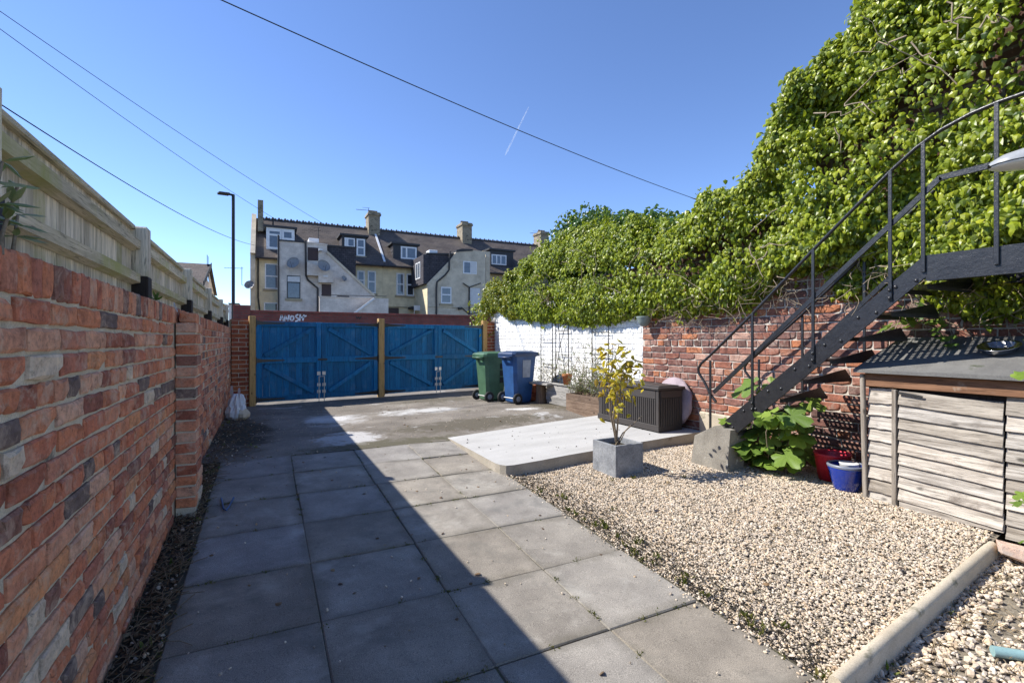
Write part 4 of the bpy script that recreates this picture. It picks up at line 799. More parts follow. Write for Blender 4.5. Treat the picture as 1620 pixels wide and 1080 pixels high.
def pipe(parent, pts, Y, r=.055, mat='pipe'):
    MB().tube([(PX(u, Y), Y-.07, PZ(u, v, Y)) for u, v in pts], r, 7).build('drainpipe', M[mat], parent)
def dish(parent, u, v, Y, r, ang=.5):
    c = Vector((PX(u, Y), Y-.35, PZ(u, v, Y))); m = MB(); prof = [(r*k/5, -.22*r*(1-(k/5)**2)) for k in range(6)]; m.lathe(prof+[(r, .012), (r*.97, .012)], 20)
    Mx = Matrix.Translation(c) @ Matrix.Rotation(ang, 4, 'Z') @ Matrix.Rotation(math.radians(66), 4, 'X'); m.v = [tuple(Mx @ Vector(p)) for p in m.v]
    o = m.build('satellite_dish', M['dish'], parent); mm = MB(); mm.tube([c+Vector((0, .05, -.05)), c+Vector((.05, .34, -.15))], .025, 6); mm.tube([Mx @ Vector((0, -r*.9, 0)), Mx @ Vector((0, -r*.3, r*.75))], .012, 5); mm.build('bracket', M['iron'], o)
def chimney(parent, X, pots, h=1.35, w=.95, d=1.5):
    m = MB(); z0, z1 = ZR-1.0, ZR+h; m.box((X-w/2, YR-d/2, z0), (X+w/2, YR+d/2, z1-.28)); o = m.build('chimney', M['chim'], parent)
    m = MB(); m.box((X-w/2-.0, YR-d/2-.003, z0), (X-w/2-.006, YR+d/2+.003, z1-.28)); m.build('flank', M['chim_x'], o)
    m = MB(); m.box((X-w/2-.09, YR-d/2-.09, z1-.279), (X+w/2+.09, YR+d/2+.09, z1-.12), .01); m.box((X-w/2-.04, YR-d/2-.04, z1-.119), (X+w/2+.04, YR+d/2+.04, z1), .01); m.build('cap', M['chim'], o)
    for k in range(pots):
        m = MB(); xx = X-w/2+.2+(w-.4)*k/max(1, pots-1); m.lathe([(.13, 0), (.11, .22), (.135, .24), (.135, .28), (.09, .28), (.08, .05)], 10, (xx, YR, z1)); m.build('pot', M['chim'], o)
def dormer(parent, u0, v0, u1, v1, face, wins, Y=40.35, top='lead', cheek='slatewall', over=.18):
    x0, zz0, x1, z1 = rect(u0, v0, u1, v1, Y); zb = roof_z(Y)-.3; yb = YE+(z1-ZE)*(YR-YE)/(ZR-ZE)
    m = MB(); m.box((x0, Y, zb), (x1, yb, z1)); o = m.build('dormer', M[face], parent)
    m = MB(); m.box((x0-over, Y-.15, z1+.001), (x1+over, yb+.1, z1+.16), .01); m.build('dormer_roof', M[top], o)
    m = MB(); m.prism([(Y+.05, roof_z(Y+.05)-.1), (yb, z1-.02), (Y+.05, z1-.02)], (x0-.012, x0-.002), lambda a, b, e: (e, a, b)); m.build('cheek', M[cheek], o)
    for wn in wins: window(o, *wn[:4], Y-.004, **(wn[4] if len(wn) > 4 else {}))
    return o
def house(name, lab, X0, X1, gable=False):
    h = thing(name, lab, 'house', ((X0+X1)/2, YM, -1.3), group='terraced houses behind the lane')
    MB().box((X0+.002, YM, -1.3), (X1-.002, YM+8, ZE-.05)).build('wall', M['cream'], h)
    m = MB(); m.add([(X0+.004, YE-.25, roof_z(YE-.25)), (X1-.004, YE-.25, roof_z(YE-.25)), (X1-.004, YR, ZR), (X0+.004, YR, ZR), (X0+.004, YR+4.5, ZE), (X1-.004, YR+4.5, ZE)]+
                    [(X0+.004, YE-.25, roof_z(YE-.25)-.14), (X1-.004, YE-.25, roof_z(YE-.25)-.14)], [(0, 1, 2, 3), (3, 2, 5, 4), (0, 6, 7, 1), (6, 0, 3, 4), (7, 5, 2, 1)])
    r = m.build('roof', M['slates'], h)
    x = X0+.15; k = 0
    m = MB()
    while x < X1-.2:
        m.box((x, YR-.10, ZR-.02), (x+.43, YR+.10, ZR+.075), .02); m.box((x+.06, YR-.035, ZR+.07), (x+.20, YR+.035, ZR+.19), .02); m.box((x+.28, YR-.035, ZR+.07), (x+.36, YR+.035, ZR+.14), .02); x += .45
    m.build('ridge_tiles', M['slates'], r, kind='stuff')
    m = MB(); m.tube([(X0+.02, YE-.32, roof_z(YE-.25)-.06), (X1-.02, YE-.32, roof_z(YE-.25)-.06)], .075, 7); m.build('gutter', M['pipe'], h)
    return h
XA, XB_, XC, XD = PX(404, YM), 8.4, 16.95, 25.4
H1 = house('terraced_house', 'end terraced house at left with tall thin gable chimney and satellite dishes', XA, XB_)
H2 = house('terraced_house', 'middle terraced house with small white dormer above paired tall windows', XB_+.001, XC)
H3 = house('terraced_house', 'terraced house with buff back extension and slate-hung side dormer', XC+.001, XD)
H4 = house('terraced_house', 'farthest terraced house mostly hidden behind the ivy', XD+.001, 34)
# --- end house
m = MB(); gx = PX(406, YM); m.prism([(YM-.3, -1.3), (YM-.3, ZE-.05), (YE-.4, ZE+.02), (YR, ZR+.32), (YR+4.8, ZE), (YR+4.8, -1.3)], (XA-.32, XA), lambda a, b, e: (e, a, b)); m.build('gable_wall', M['buff'], H1)
m = MB(); x0, z0, x1, z1 = rect(408, 320, 416.5, 356, 42.5); m.box((x0, 41.8, z0-.6), (x1, 43.4, z1)); o = m.build('gable_chimney', M['chim'], H1)
MB().box((x0-.006, 41.9, z0-.5), (x0-.001, 43.3, z1-.05)).build('flank', M['chim_x'], o)
chimney(H1, XB_, 4); chimney(H2, XC, 4); chimney(H3, XD, 3)
dormer(H1, 421.5, 361, 466, 394, 'upvc', [(423, 363, 446, 394, dict(div=(.0,), rail=.72, sill=False, fw=.14)), (445.5, 364, 465, 380, dict(rail=0, sill=False, fw=.16))], cheek='upvc')
dormer(H1, 541, 374, 579.5, 408, 'lead', [(545, 376.5, 561.5, 391, dict(div=(.14, .3), rail=0, sill=False, fw=.1)), (564, 378, 577.5, 405, dict(rail=.5, sill=True, fw=.11))])
dormer(H2, 622, 387.5, 660.5, 412, 'lead', [(634, 390.5, 659, 410, dict(div=(.36,), rail=0, sill=False, fw=.12))])
dormer(H3, 776, 397, 812, 425, 'lead', [(777.5, 403, 801, 419, dict(div=(.34, .62), rail=0, sill=False, fw=.1))], Y=40.3)
window(H1, 419, 417, 441, 457, YM, rail=.5); window(H1, 417.5, 478.5, 440, 492, YM, rail=0, glass='darkglass')
for a in ((565, 428, 577, 460), (581.5, 428.5, 594.5, 464)): window(H1 if a[0] < 580 else H2, *a, YM, rail=.52, fw=.10)
for a, gl in (((627, 432, 639.5, 467), 'paleblue'), ((643, 433, 655, 468), 'darkglass')): window(H2, *a, YM, rail=.5, fw=.10, glass=gl)
fpoly([(614, 486.5), (631, 487), (631, 498), (614, 498)], YM-.06, .05).build('door', M['brownboard'], H2)
fpoly([(615, 484.3), (655, 485.6), (655, 486.6), (615, 485.3)], YM-.12, .12).build('string_course', M['stone'], H2)
m = MB(); a = Vector((PX(593.5, 43.4), 43.4-.02, roof_z(43.4)+.04)); b = Vector((PX(608.5, 39.8), 39.8, roof_z(39.8)+.05)); m.bar(a, b, .16, .06); m.build('verge_strip', M['whitewall'], H2)
pipe(H1, [(408.5, 404), (408.5, 470), (411, 492)], YM); pipe(H1, [(404.5, 404), (410.5, 408)], YM, .04)
# --- back extension of the end house
YO = 36.4
E1 = fpoly([(441, 380), (484, 383.5), (517.5, 387.5), (517.5, 399), (594, 470), (594, 505), (441, 505)], YO, YM-YO-.01).build('back_extension', M['wbrick'], H1)
fpoly([(441, 378.5), (484, 382), (484, 384), (441, 380.7)], YO-.06, YM-YO).build('parapet_coping', M['lead'], E1)
fpoly([(484, 382), (518, 386), (518, 388), (484, 384)], YO-.06, YM-YO-.5).build('parapet_coping', M['wbrick'], E1)
m = MB()
fpoly([(518, 396.5), (596, 469), (594, 471.5), (516.5, 400)], YO-.07, .34, m); m.build('raking_coping', M['buff'], E1)
fpoly([(518, 389), (563, 392), (563, 437), (518, 398)], YO+.5, 2.6).build('slate_mansard', M['slatewall'], E1)
fpoly([(517, 387), (564, 390.5), (564, 392.5), (517, 389)], YO+.42, 2.8).build('mansard_roof', M['lead'], E1)
fpoly([(487, 391), (503.5, 392), (503.5, 412.5), (487, 411.5)], YO-.03, .029).build('boarded_opening', M['brownboard'], E1)
fpoly([(509, 449), (524, 450), (524, 468.5), (509, 468)], YO-.03, .029).build('boarded_opening', M['brownboard'], E1)
m = MB(); fpoly([(486, 414), (527, 429), (527, 447), (504, 446.5), (504, 436), (486, 435)], YO-.5, .49, m); m.build('corbelled_flue', M['wbrick'], E1)
window(E1, 454, 436, 475, 472, YO, rail=.7, frame='iron', fw=.05)
fpoly([(455, 437), (474.5, 437.5), (474.5, 446), (455, 445.5)], YO-.045, .008).build('blind', M['blind'], E1)
for r_ in ((504.5, 393.5, 510.5, 396), (511.5, 436, 518.5, 438.2)): x0, z0, x1, z1 = rect(*r_, YO-.52); MB().box((x0, YO-.56, z0), (x1, YO-.515 if r_[1] > 400 else YO-.001, z1)).build('vent_cover', M['whitewall'], E1)
x0, z0, x1, z1 = rect(488, 378, 504, 382, YO+1.2); MB().box((x0, YO+.9, z0-.1), (x1, YO+2, z1), .03).build('rooflight', M['whitewall'], E1)
pipe(E1, [(440.5, 372), (440.5, 495)], YO, .06); pipe(E1, [(483.5, 381), (484, 436), (487, 443), (502.5, 456), (502.5, 496)], YO-.03, .065)
dish(E1, 463, 416.5, YO, .42, -.5); dish(E1, 511.5, 421, YO-.5, .44, .35); dish(E1, 543.5, 441, YO, .2, .5)
# low yard wall in front
E2 = fpoly([(505.5, 469.5), (614, 472.5), (614, 505), (505.5, 505)], YO-3.0, .3).build('yard_wall', M['wbrick'], H1)
fpoly([(505, 468.6), (591, 471.2), (591, 472.4), (505, 469.8)], YO-3.04, .38).build('wall_coping', M['wbrick'], E2)
m = MB(); fpoly([(591.5, 471.8), (614.5, 472.2), (614.5, 505), (553, 505), (561, 495)], YO-3.6, .28, m); m.build('stepped_wall', M['wbrick'], E2)
m = MB(); m.bar((PX(561, YO-3.62), YO-3.62, PZ(561, 495, YO-3.62)), (PX(592, YO-3.62), YO-3.62, PZ(592, 472, YO-3.62)), .12, .10, (0, -1, 0)); m.build('wall_coping', M['whitewall'], E2)
m = MB(); m.box((PX(533, YO-2.5), YO-2.5, PZ(533, 470.5, YO-2.5)), (PX(553, YO-2.5), YO-2.2, PZ(543, 467.5, YO-2.5)), .03); m.build('roof_vent', M['lead'], E2)
m = MB(); m.tube([(PX(508, YO-3), YO-2.9, PZ(508, 466, YO-3)), (PX(612, YO-3), YO-2.9, PZ(612, 468.5, YO-3))], .02, 5); m.build('wire', M['cable'], E2)
# --- back extension of the third house
xs = PX(676.5, YO)
E3 = fpoly([(676.5, 448), (711, 413), (723, 397), (745, 395.5), (768, 398), (768, 505), (676.5, 505)], YO, YM-YO-.01).build('back_extension', M['buff'], H3)
fpoly([(722, 395.5), (731, 393.5), (748, 394), (748, 396.5), (722, 398.5)], YO-.05, 1.8).build('parapet_coping', M['lead'], E3)
fpoly([(677.2, 401.5), (719, 403), (710.5, 413.3), (677.2, 447)], YO+.18, YM-YO-.4).build('slate_mansard', M['slatewall'], E3)
fpoly([(675, 399.5), (721, 401), (721, 403), (675, 401.6)], YO+.1, YM-YO-.2).build('mansard_roof', M['lead'], E3)
x0, z0, x1, z1 = rect(678, 396, 691, 400, YO+1.0); MB().box((x0, YO+.8, z0-.1), (x1, YO+1.7, z1), .03).build('rooflight', M['whitewall'], E3)
m = MB(); zt, zm, zb = PZ(676.5, 402, YO), PZ(676.5, 449, YO), -1.3      # flank facing us obliquely: cream below, slate-hung above with a window
m.box((xs-.30, YO+.12, zm), (xs+.15, YM-.02, zt-.02)); sdm = m.build('side_dormer', M['slatewall'], E3)
m = MB(); m.box((xs-.02, YO+.002, zb), (xs-.003, YM-.02, zm-.004)); m.build('flank', M['cream'], E3)
ya, yb = YO+.9, YO+2.2; fx = xs-.335; m = MB()
for (y0, z0, y1, z1) in ((ya, zt-1.75, ya+.09, zt-.45), (yb-.09, zt-1.75, yb, zt-.45), (ya+.6, zt-1.75, ya+.68, zt-.45), (ya+.09, zt-1.75, yb-.09, zt-1.66), (ya+.09, zt-.54, yb-.09, zt-.45)): m.box((fx, y0, z0), (fx+.034, y1, z1))
f = m.build('window', M['upvc'], sdm); MB().box((fx+.018, ya+.02, zt-1.72), (fx+.024, yb-.02, zt-.48)).build('pane', M['paleblue'], f)
window(E3, 732.5, 413.5, 754, 433.5, YO, rail=0, div=(.56,), fw=.09, sill=False); fpoly([(744.6, 414.5), (753.3, 414.8), (753.3, 432.6), (744.6, 432.3)], YO-.045, .008).build('blind', M['blind'], E3)
window(E3, 697.5, 454, 714, 480, YO, rail=.53, fw=.09)
fpoly([(743.5, 455.5), (759.5, 456), (759.5, 482), (743.5, 481.5)], YO-.03, .028).build('shutter', M['blind'], E3)
pipe(E3, [(711.5, 398), (710.5, 411), (710, 427), (704, 435), (691, 446), (690, 455), (690, 498)], YO, .065)
pipe(E3, [(742, 455), (742, 498)], YO, .06); pipe(E3, [(732, 448), (742, 454.5), (760, 448)], YO, .04); pipe(E3, [(729, 486), (742, 497), (757, 494)], YO, .04)
m = MB(); c = Vector((PX(726.5, YO), YO-.12, PZ(726.5, 488, YO))); m.box(tuple(c-Vector((.13, .1, .1))), tuple(c+Vector((.13, .115, .1))), .03); m.build('vent_hood', M['iron'], E3)
fpoly([(676.8, 484.8), (768, 487.5), (768, 488.2), (676.8, 485.5)], YO-.05, .048).build('string_course', M['stone'], E3)
m = MB(); m.box((PX(645, YM), YM-1.4, PZ(645, 489.5, YM)), (xs-.03, YM-.02, PZ(645, 486, YM)), .02); m.build('canopy', M['lead'], H3)
m = MB(); p = Vector((PX(660, YM-1.6), YM-1.6, PZ(660, 487, YM-1.6))); m.box((p.x-.25, p.y, p.z-.2), (p.x+.25, p.y+.03, p.z+.2)); m.tube([(p.x-.22, p.y+.05, -1.3), (p.x-.22, p.y+.05, p.z+.2)], .03, 6); m.build('notice_board', M['whitewall'], H3)
pipe(H2, [(657.5, 420), (657.5, 495)], YM, .06); pipe(H3, [(771, 398), (770, 440)], YM, .05)
# side dormer wall of the next extension, right of the pipe
fpoly([(764, 396.5), (775, 398.5), (775, 505), (768.5, 505), (768.5, 398)], YO+.6, 2.8).build('link_wall', M['buff'], H3)
m = MB(); m.prism([(PX(822, 38), PZ(822, 426, 38)), (PX(858, 38), PZ(858, 401, 38)), (PX(900, 38), PZ(900, 396, 38)), (PX(900, 38), -1.3), (PX(815, 38), -1.3)], (37, 39.9), lambda a, b, e: (a, e, b)); m.build('back_extension', M['slates'], H4)
# TV aerials and stack pipes
def aerial(u, vtop, vbot, Y, parent, w=.9):
    x = PX(u, Y); zt, zb = PZ(u, vtop, Y), PZ(u, vbot, Y); m = MB(); m.tube([(x, Y, zb), (x, Y, zt)], .022, 5); m.tube([(x-w, Y, zt-.25), (x+.15, Y, zt-.2)], .016, 5)
    for k in range(6): xx = x-w+.15*k; m.tube([(xx, Y-.18, zt-.245+.008*k), (xx, Y+.18, zt-.245+.008*k)], .010, 4)
    m.tube([(x-.5, Y, zt-.02), (x+.1, Y, zt)], .014, 4); m.build('aerial', M['iron'], parent)
aerial(583, 329, 352, 43.4, H1, 1.0); aerial(504, 360, 396, YO+1.5, H1, .5); aerial(850, 366, 376, 44, H3, .8)
xg = XA-.34; m = MB(); m.tube([(xg-.02, YM-.2, PZ(400, 455, YM)), (xg-.5, YM-.3, PZ(400, 452, YM)), (xg-.5, YM-.3, PZ(400, 424, YM))], .022, 5)
m.tube([(xg-1.6, YM-.3, PZ(400, 427, YM)), (xg-.4, YM-.3, PZ(400, 426, YM))], .016, 4)
for k in range(7): m.tube([(xg-1.5+.15*k, YM-.48, PZ(400, 427, YM)), (xg-1.5+.15*k, YM-.12, PZ(400, 427, YM))], .01, 4)
m.build('aerial', M['iron'], H1); dish(H1, 394.5, 451, YM-.3, .33, -.3)
m = MB(); m.tube([(PX(432, 42.6), 42.6, roof_z(42.6)), (PX(432, 42.6), 42.6, roof_z(42.6)+.9)], .06, 6); m.build('soil_vent', M['iron'], H1)

# ---------------------------------------------------------------- houses far left over the fence
Yh = 34.0; hx0, hx1 = PX(262, Yh), PX(316, Yh)
t = thing('gabled_house', 'distant slate roofed house rising behind the timber fence at left', 'house', ((hx0+hx1)/2, Yh, -1.3)); ze = PZ(316, 446, Yh); zr = PZ(300, 412, Yh)
MB().box((hx0-4, Yh+.2, -1.3), (hx1, Yh+9, ze)).build('wall', M['buff'], t)
m = MB(); m.add([(hx0-4, Yh-.1, ze-.05), (hx1+.2, Yh-.1, ze-.05), (hx1+.2, Yh+4.5, zr+.45), (hx0-4, Yh+4.5, zr+.45), (hx1+.2, Yh+9.2, ze-.05), (hx0-4, Yh+9.2, ze-.05)], [(0, 1, 2, 3), (3, 2, 4, 5)]); m.build('roof', M['slates'], t)
m = MB(); m.prism([(Yh+.2, ze), (Yh+4.5, zr+.3), (Yh+9, ze)], (hx1-.3, hx1), lambda a, b, e: (e, a, b)); m.build('gable', M['wbrick'], t)
m = MB()
for y0, y1 in ((Yh-.15, Yh+4.52),): m.bar((hx1+.21, y0, ze-.08), (hx1+.21, y1, zr+.41), .05, .28, (0, 0, 1))
m.build('bargeboard', M['lead'], t); m = MB(); m.box((hx1+.002, Yh+3.9, ze+.5), (hx1+.03, Yh+5.0, ze+2.2)); m.build('window', M['darkglass'], t)
Yw = 60.0; t = thing('white_building', 'sliver of white house seen between the last fence post and the lamp pole', 'house', (PX(372, Yw), Yw, -1.3))
MB().box((PX(362, Yw), Yw, -1.3), (PX(378, Yw), Yw+6, PZ(370, 481, Yw))).build('wall', M['whitewall'], t)
for k in range(2):
    for j in range(2): window(t, 364+k*6, 484+j*8, 368+k*6, 489+j*8, Yw, rail=.5, glass='darkglass', sill=False, fw=.08)
m = MB(); m.box((PX(361, Yw), Yw-.3, PZ(370, 481, Yw)+.001), (PX(379, Yw), Yw+6.2, PZ(370, 479.5, Yw)), .02); m.build('roof', M['lead'], t)
# ---------------------------------------------------------------- overhead cables
def ray(u, v, t): d = (u-CX)/F; return Vector((FX+FY*d, FY-FX*d, (CY-v)/F))*t
def cable(p, q, sag, r, lab):
    pts = [p+(q-p)*(k/40)-Vector((0, 0, 4*sag*(k/40)*(1-k/40))) for k in range(41)]; m = MB(); m.tube(pts, r, 5); m.build('overhead_cable', M['cable'], label=lab, cat='cable', group='overhead cables')
def ext(a, b, k): return a+(a-b)*k
a, b = ray(0, 143, 9), ray(403, 388, 35.0); cable(ext(a, b, .15), b, .55, .013, 'lowest thick cable running from the left edge to the end house gable')
a, b = ray(0, 10, 16), ray(510, 353, 38); cable(ext(a, b, .2), b, .30, .012, 'upper thin cable from the top left corner to the terrace ridge')
a, b = ray(0, 38, 16), ray(441, 350, 38); cable(ext(a, b, .2), b, .30, .012, 'thin cable just under the upper one at left, ending by the gable chimney')
a, b = ray(385, 0, 13), ray(1120, 318, 30); cable(ext(a, b, .25), ext(b, a, .12), .45, .017, 'single long cable crossing the open sky down to the ivy')
# ---------------------------------------------------------------- contrail and low cloud, far off
def skymat(name, fac_lo, fac_hi, sc, dens):
    m_, n, b = mat_new(name); b.inputs['Base Color'].default_value = (.9, .9, .9, 1); b.inputs['Roughness'].default_value = 1
    tr = N(n, 'BsdfTransparent'); mx = N(n, 'MixShader'); tc = N(n, 'TexCoord'); k = ramp(n, [(fac_lo, (0,)*3), (fac_hi, (dens,)*3)]); n.links.new(noi(n, tc.outputs['Object'], sc, 6, .7), k.inputs[0])
    tl = N(n, 'BsdfTranslucent'); tl.inputs['Color'].default_value = (.9, .9, .9, 1); ms = N(n, 'MixShader'); ms.inputs[0].default_value = .5; n.links.new(b.outputs[0], ms.inputs[1]); n.links.new(tl.outputs[0], ms.inputs[2])
    n.links.new(k.outputs[0], mx.inputs[0]); n.links.new(tr.outputs[0], mx.inputs[1]); n.links.new(ms.outputs[0], mx.inputs[2]); n.links.new(mx.outputs[0], n.nodes['Material Output'].inputs['Surface']); return m_
cm = skymat('vapour trail', .30, .80, .05, .36)
a, b = ray(836.5, 169, 3000), ray(799, 246, 3000); m = MB(); m.tube([a+(b-a)*(k/12) for k in range(13)], [1.5]+[2.6+.22*k for k in range(11)]+[1.0], 10); m.build('vapour_trail', cm, kind='structure')
cl = skymat('cloud', .0, .2, .01, .9); V = []
for k in range(26):
    c = ray(372-k*3.2+R.uniform(-4, 4), 492-R.random()**1.5*(22 if k < 10 else 14), 3500); P, Fs = PEB[k % 9]; s = R.uniform(14, 30); V.append((c, s))
T = [c for c, s in V]; RR = [np.diag([s*1.4, s, s]) for c, s in V]; o = scatter('cloud', PEB, RR, T, NR.rand(len(T)), M['whitewall'], None, True); o['kind'] = 'structure'
# ---------------------------------------------------------------- wheelie bins
def bin_(name, lab, loc, rz, body, lidm, H=.92):
    t = thing(name, lab, 'wheelie bin', loc, rz, 'wheelie bins', local=True)      # local: -y is the front, wheels at +y
    w0, w1, d0, d1 = .17, .215, .19, .255; m = MB(); V = []
    lev = [(.03, .94), (.10, .97), (.45, .99), (.80, 1)]; n = 0
    def ring(k, z, s):
        w, d = w0+(w1-w0)*k, d0+(d1-d0)*k; w *= s; d *= s; c = .05; yo = .02*k
        return [(-w+c, -d-yo, z), (w-c, -d-yo, z), (w, -d+c-yo, z), (w, d-c, z), (w-c, d, z), (-w+c, d, z), (-w, d-c, z), (-w, -d+c-yo, z)]
    rings = [ring(0, .02, .9), ring(0, .05, 1), ring(.35, .36*H, 1), ring(.7, .7*H, 1), ring(.9, .885*H, 1), ring(.9, .885*H, 1.05), ring(1, .925*H, 1.05)]
    V = [p for r in rings for p in r]; Fs = [(i*8+k, i*8+(k+1) % 8, (i+1)*8+(k+1) % 8, (i+1)*8+k) for i in range(len(rings)-1) for k in range(8)]+[tuple(range(8))[::-1]]
    m.add(V, Fs); m.box((w1*.2, d1*.9, .84*H), (w1*.6, d1+.05, .87*H), .008); m.box((-w1*.6, d1*.9, .84*H), (-w1*.2, d1+.05, .87*H), .008); m.build('body', body, t)
    m = MB(); zt = .93*H; V = []
    rr = [((w1+.03)*s, (d1+.045)*s, z) for s, z in ((1.0, zt-.03), (1.0, zt+.012), (.93, zt+.035), (.6, zt+.058), (.2, zt+.062))]
    for w, d, z in rr:
        c = .05*w/.28; V += [(-w+c, -d-.02, z), (w-c, -d-.02, z), (w, -d+c-.02, z), (w, d-c, z), (w-c, d, z), (-w+c, d, z), (-w, d-c, z), (-w, -d+c-.02, z)]
    Fs = [(i*8+k, i*8+(k+1) % 8, (i+1)*8+(k+1) % 8, (i+1)*8+k) for i in range(4) for k in range(8)]+[(32, 33, 34, 35, 36, 37, 38, 39)]
    m.add(V, Fs); m.box((-.17, -.35, zt-.02), (.17, -.31, zt+.012), .008); m.build('lid', lidm, t)
    m = MB(); m.tube([(-w1*.62, d1+.01, .87*H), (-w1*.62, d1+.075, .88*H), (w1*.62, d1+.075, .88*H), (w1*.62, d1+.01, .87*H)], .016, 7); m.build('handle', lidm, t)
    m = MB(); m.tube([(-.21, .19, .10), (.21, .19, .10)], .012, 7); m.build('axle', M['galv'], t)
    for s in (-1, 1):
        m = MB(); m.lathe([(.0, -.025), (.07, -.025), (.092, -.02), (.098, 0), (.092, .02), (.07, .025), (0, .025)], 18); Mx = Matrix.Translation((s*.222, .19, .10)) @ Matrix.Rotation(PI/2, 4, 'Y'); m.v = [tuple(Mx @ Vector(p)) for p in m.v]
        wv = m.build('wheel', M['tyre'], t); m = MB(); m.lathe([(0, .027), (.045, .027), (.05, .022), (.05, -.022), (.045, -.027), (0, -.027)], 14); m.v = [tuple(Mx @ Vector(p)) for p in m.v]; m.build('hub', M['rimgrey'], wv)
    return t
bb = bin_('wheelie_bin', 'blue wheelie bin with faded front sticker, wheels turned towards the yard', (3.99, 7.72, yard_z(3.9, 7.7)), math.radians(101), M['blue'], M['bluedark'])
gb = bin_('wheelie_bin', 'green wheelie bin standing between the blue bin and the gates', (3.80, 8.45, yard_z(3.7, 8.4)), math.radians(98), M['green'], M['green'])
# stickers on the flank facing the yard
m = MB(); m.box((-.262, -.10, .52), (-.2565, .10, .80), .001); 
m = MB(); m.add([(-.1985, -.10, .46), (-.1985, .06, .46), (-.2145, .07, .76), (-.2145, -.11, .76), (-.1935, -.10, .46), (-.1935, .06, .46), (-.2095, .07, .76), (-.2095, -.11, .76)], [(0, 1, 2, 3), (4, 7, 6, 5), (0, 4, 5, 1), (1, 5, 6, 2), (2, 6, 7, 3), (3, 7, 4, 0)]); m.build('sticker', M['label'], bb)
# house number strokes on the green bin side
m = MB()
for k in range(3):
    z = .34+.13*k; x = -.191-.0068*k; m.box((x-.006, -.14, z), (x+.001, -.06, z+.10), .001)
m.build('marking', M['tyre'], gb)
# ---------------------------------------------------------------- things along the white wall
def gz(x, y): return yard_z(x, y)
z = gz(4.3, 7.5)
m = MB(); m.lathe([(.10, 0), (.095, .05), (.085, .18), (.09, .32), (.085, .33), (0, .33)], 14, (4.28, 7.42, z)); m.build('log_stump', M['stump'], label='upright cut log standing right of the blue bin', cat='log')
m = MB(); m.box((-.13, -.30, 0), (.13, .30, .035), .006, .002, Matrix.Translation((4.27, 7.36, z+.335)) @ Matrix.Rotation(.12, 4, 'Z')); m.build('plank', M['greywood'], label='grey board laid across the top of the cut log', cat='plank')
t = thing('brick_stack', 'small stack of dark bricks in the shade beside the blue bin', 'bricks', (4.36, 7.86, z))
for k in range(4):
    for j in range(2):
        V, Fs = cbox(.105, .22, .066, .006, .003); link('brick', vmesh('brick', V, Fs, M['brick_new']), t, Vector((4.31+.115*j, 7.86, z+.035+.07*k))-woff(t), (0, 0, R.uniform(-.06, .06)))
t = thing('raised_bed', 'low grey timber raised bed against the white wall behind the trough', 'planter', (4.42, 6.85, z)); zb = gz(4.3, 6.9)
for k in range(3):
    MB().box((4.31, 6.38, zb+.11*k), (4.335, 7.28, zb+.107+.11*k), .004, .002).build('board', M['greywood'], t)
    MB().box((4.336, 7.255, zb+.11*k), (4.56, 7.28, zb+.106+.11*k), .004, .002).build('board', M['greywood'], t)
MB().box((4.336, 6.38, zb), (4.57, 7.254, zb+.30)).build('soil', M['soil'], t); MB().box((4.29, 6.36, zb+.331), (4.40, 7.30, zb+.352), .004, .001).build('top_board', M['greywood'], t)
m = MB(); m.lathe([(.0, 0), (.055, 0), (.075, .13), (.085, .132), (.088, .175), (.078, .176), (.07, .15), (0, .15)], 18, (4.36, 6.72, zb+.353)); m.build('flower_pot', M['terracotta'], label='small terracotta flower pot on the grey raised bed', cat='plant pot')
t = thing('planter_trough', 'long weathered brown plank trough full of dry herbs', 'planter', (4.2, 5.9, -1.05)); zt0 = gz(4.1, 5.9)-.005
ta, tb = Vector((4.17, 5.47, 0)), Vector((4.07, 6.30, 0)); td = (tb-ta).normalized(); tn = Vector((-td.y, td.x, 0))*-1; Lt = (tb-ta).length
def TB(s, n, z): p = ta+td*s+tn*n; return (p.x, p.y, z)
for k in range(3):
    for n0, n1, s0, s1 in ((0, .026, 0, Lt), (.29, .316, 0, Lt), (.027, .289, 0, .026), (.027, .289, Lt-.026, Lt)):
        m = MB(); za, zz = zt0+.102*k, zt0+.102*k+.099; V = [TB(s, n, z) for z in (za, zz) for n in (n0, n1) for s in (s0+R.uniform(0, .003), s1)]; m.add(V, [(0, 2, 3, 1), (4, 5, 7, 6), (0, 1, 5, 4), (2, 6, 7, 3), (0, 4, 6, 2), (1, 3, 7, 5)]); m.build('board', M['trough'], t)
m = MB(); m.add([TB(s, n, zt0+.26) for n in (.027, .289) for s in (.027, Lt-.027)], [(0, 1, 3, 2)]); m.build('soil', M['soil'], t)
# trellises
def trellis(name, lab, y0, y1, ztop, zbase, rungs, arch=False):
    o = thing(name, lab, 'trellis', (right_x((y0+y1)/2)-.06, (y0+y1)/2, zbase), group='iron trellises on the white wall')
    for y in (y0, y1): m = MB(); m.tube([(right_x(y)-.05, y, zbase), (right_x(y)-.05, y, ztop)], .0085, 6); m.build('upright', M['iron'], o)
    for zz in rungs: m = MB(); m.tube([(right_x(y0)-.05, y0, zz), (right_x(y1)-.05, y1, zz)], .006, 5); m.build('rung', M['iron'], o)
    if arch:
        for a, b in ((0, 1), (1, 0)): m = MB(); m.tube([(right_x(y0)-.055, y0+(y1-y0)*(.1+.8*a), zbase+.05), (right_x(y0)-.06, y0+(y1-y0)*.5, zbase+.65), (right_x(y1)-.055, y0+(y1-y0)*(.1+.8*b), ztop)], .006, 5); m.build('scroll', M['iron'], o)
trellis('trellis', 'narrow ladder trellis on the white wall directly behind the blue bin', 7.62, 8.12, .5, -1.0, (.0, -.45, -.8))
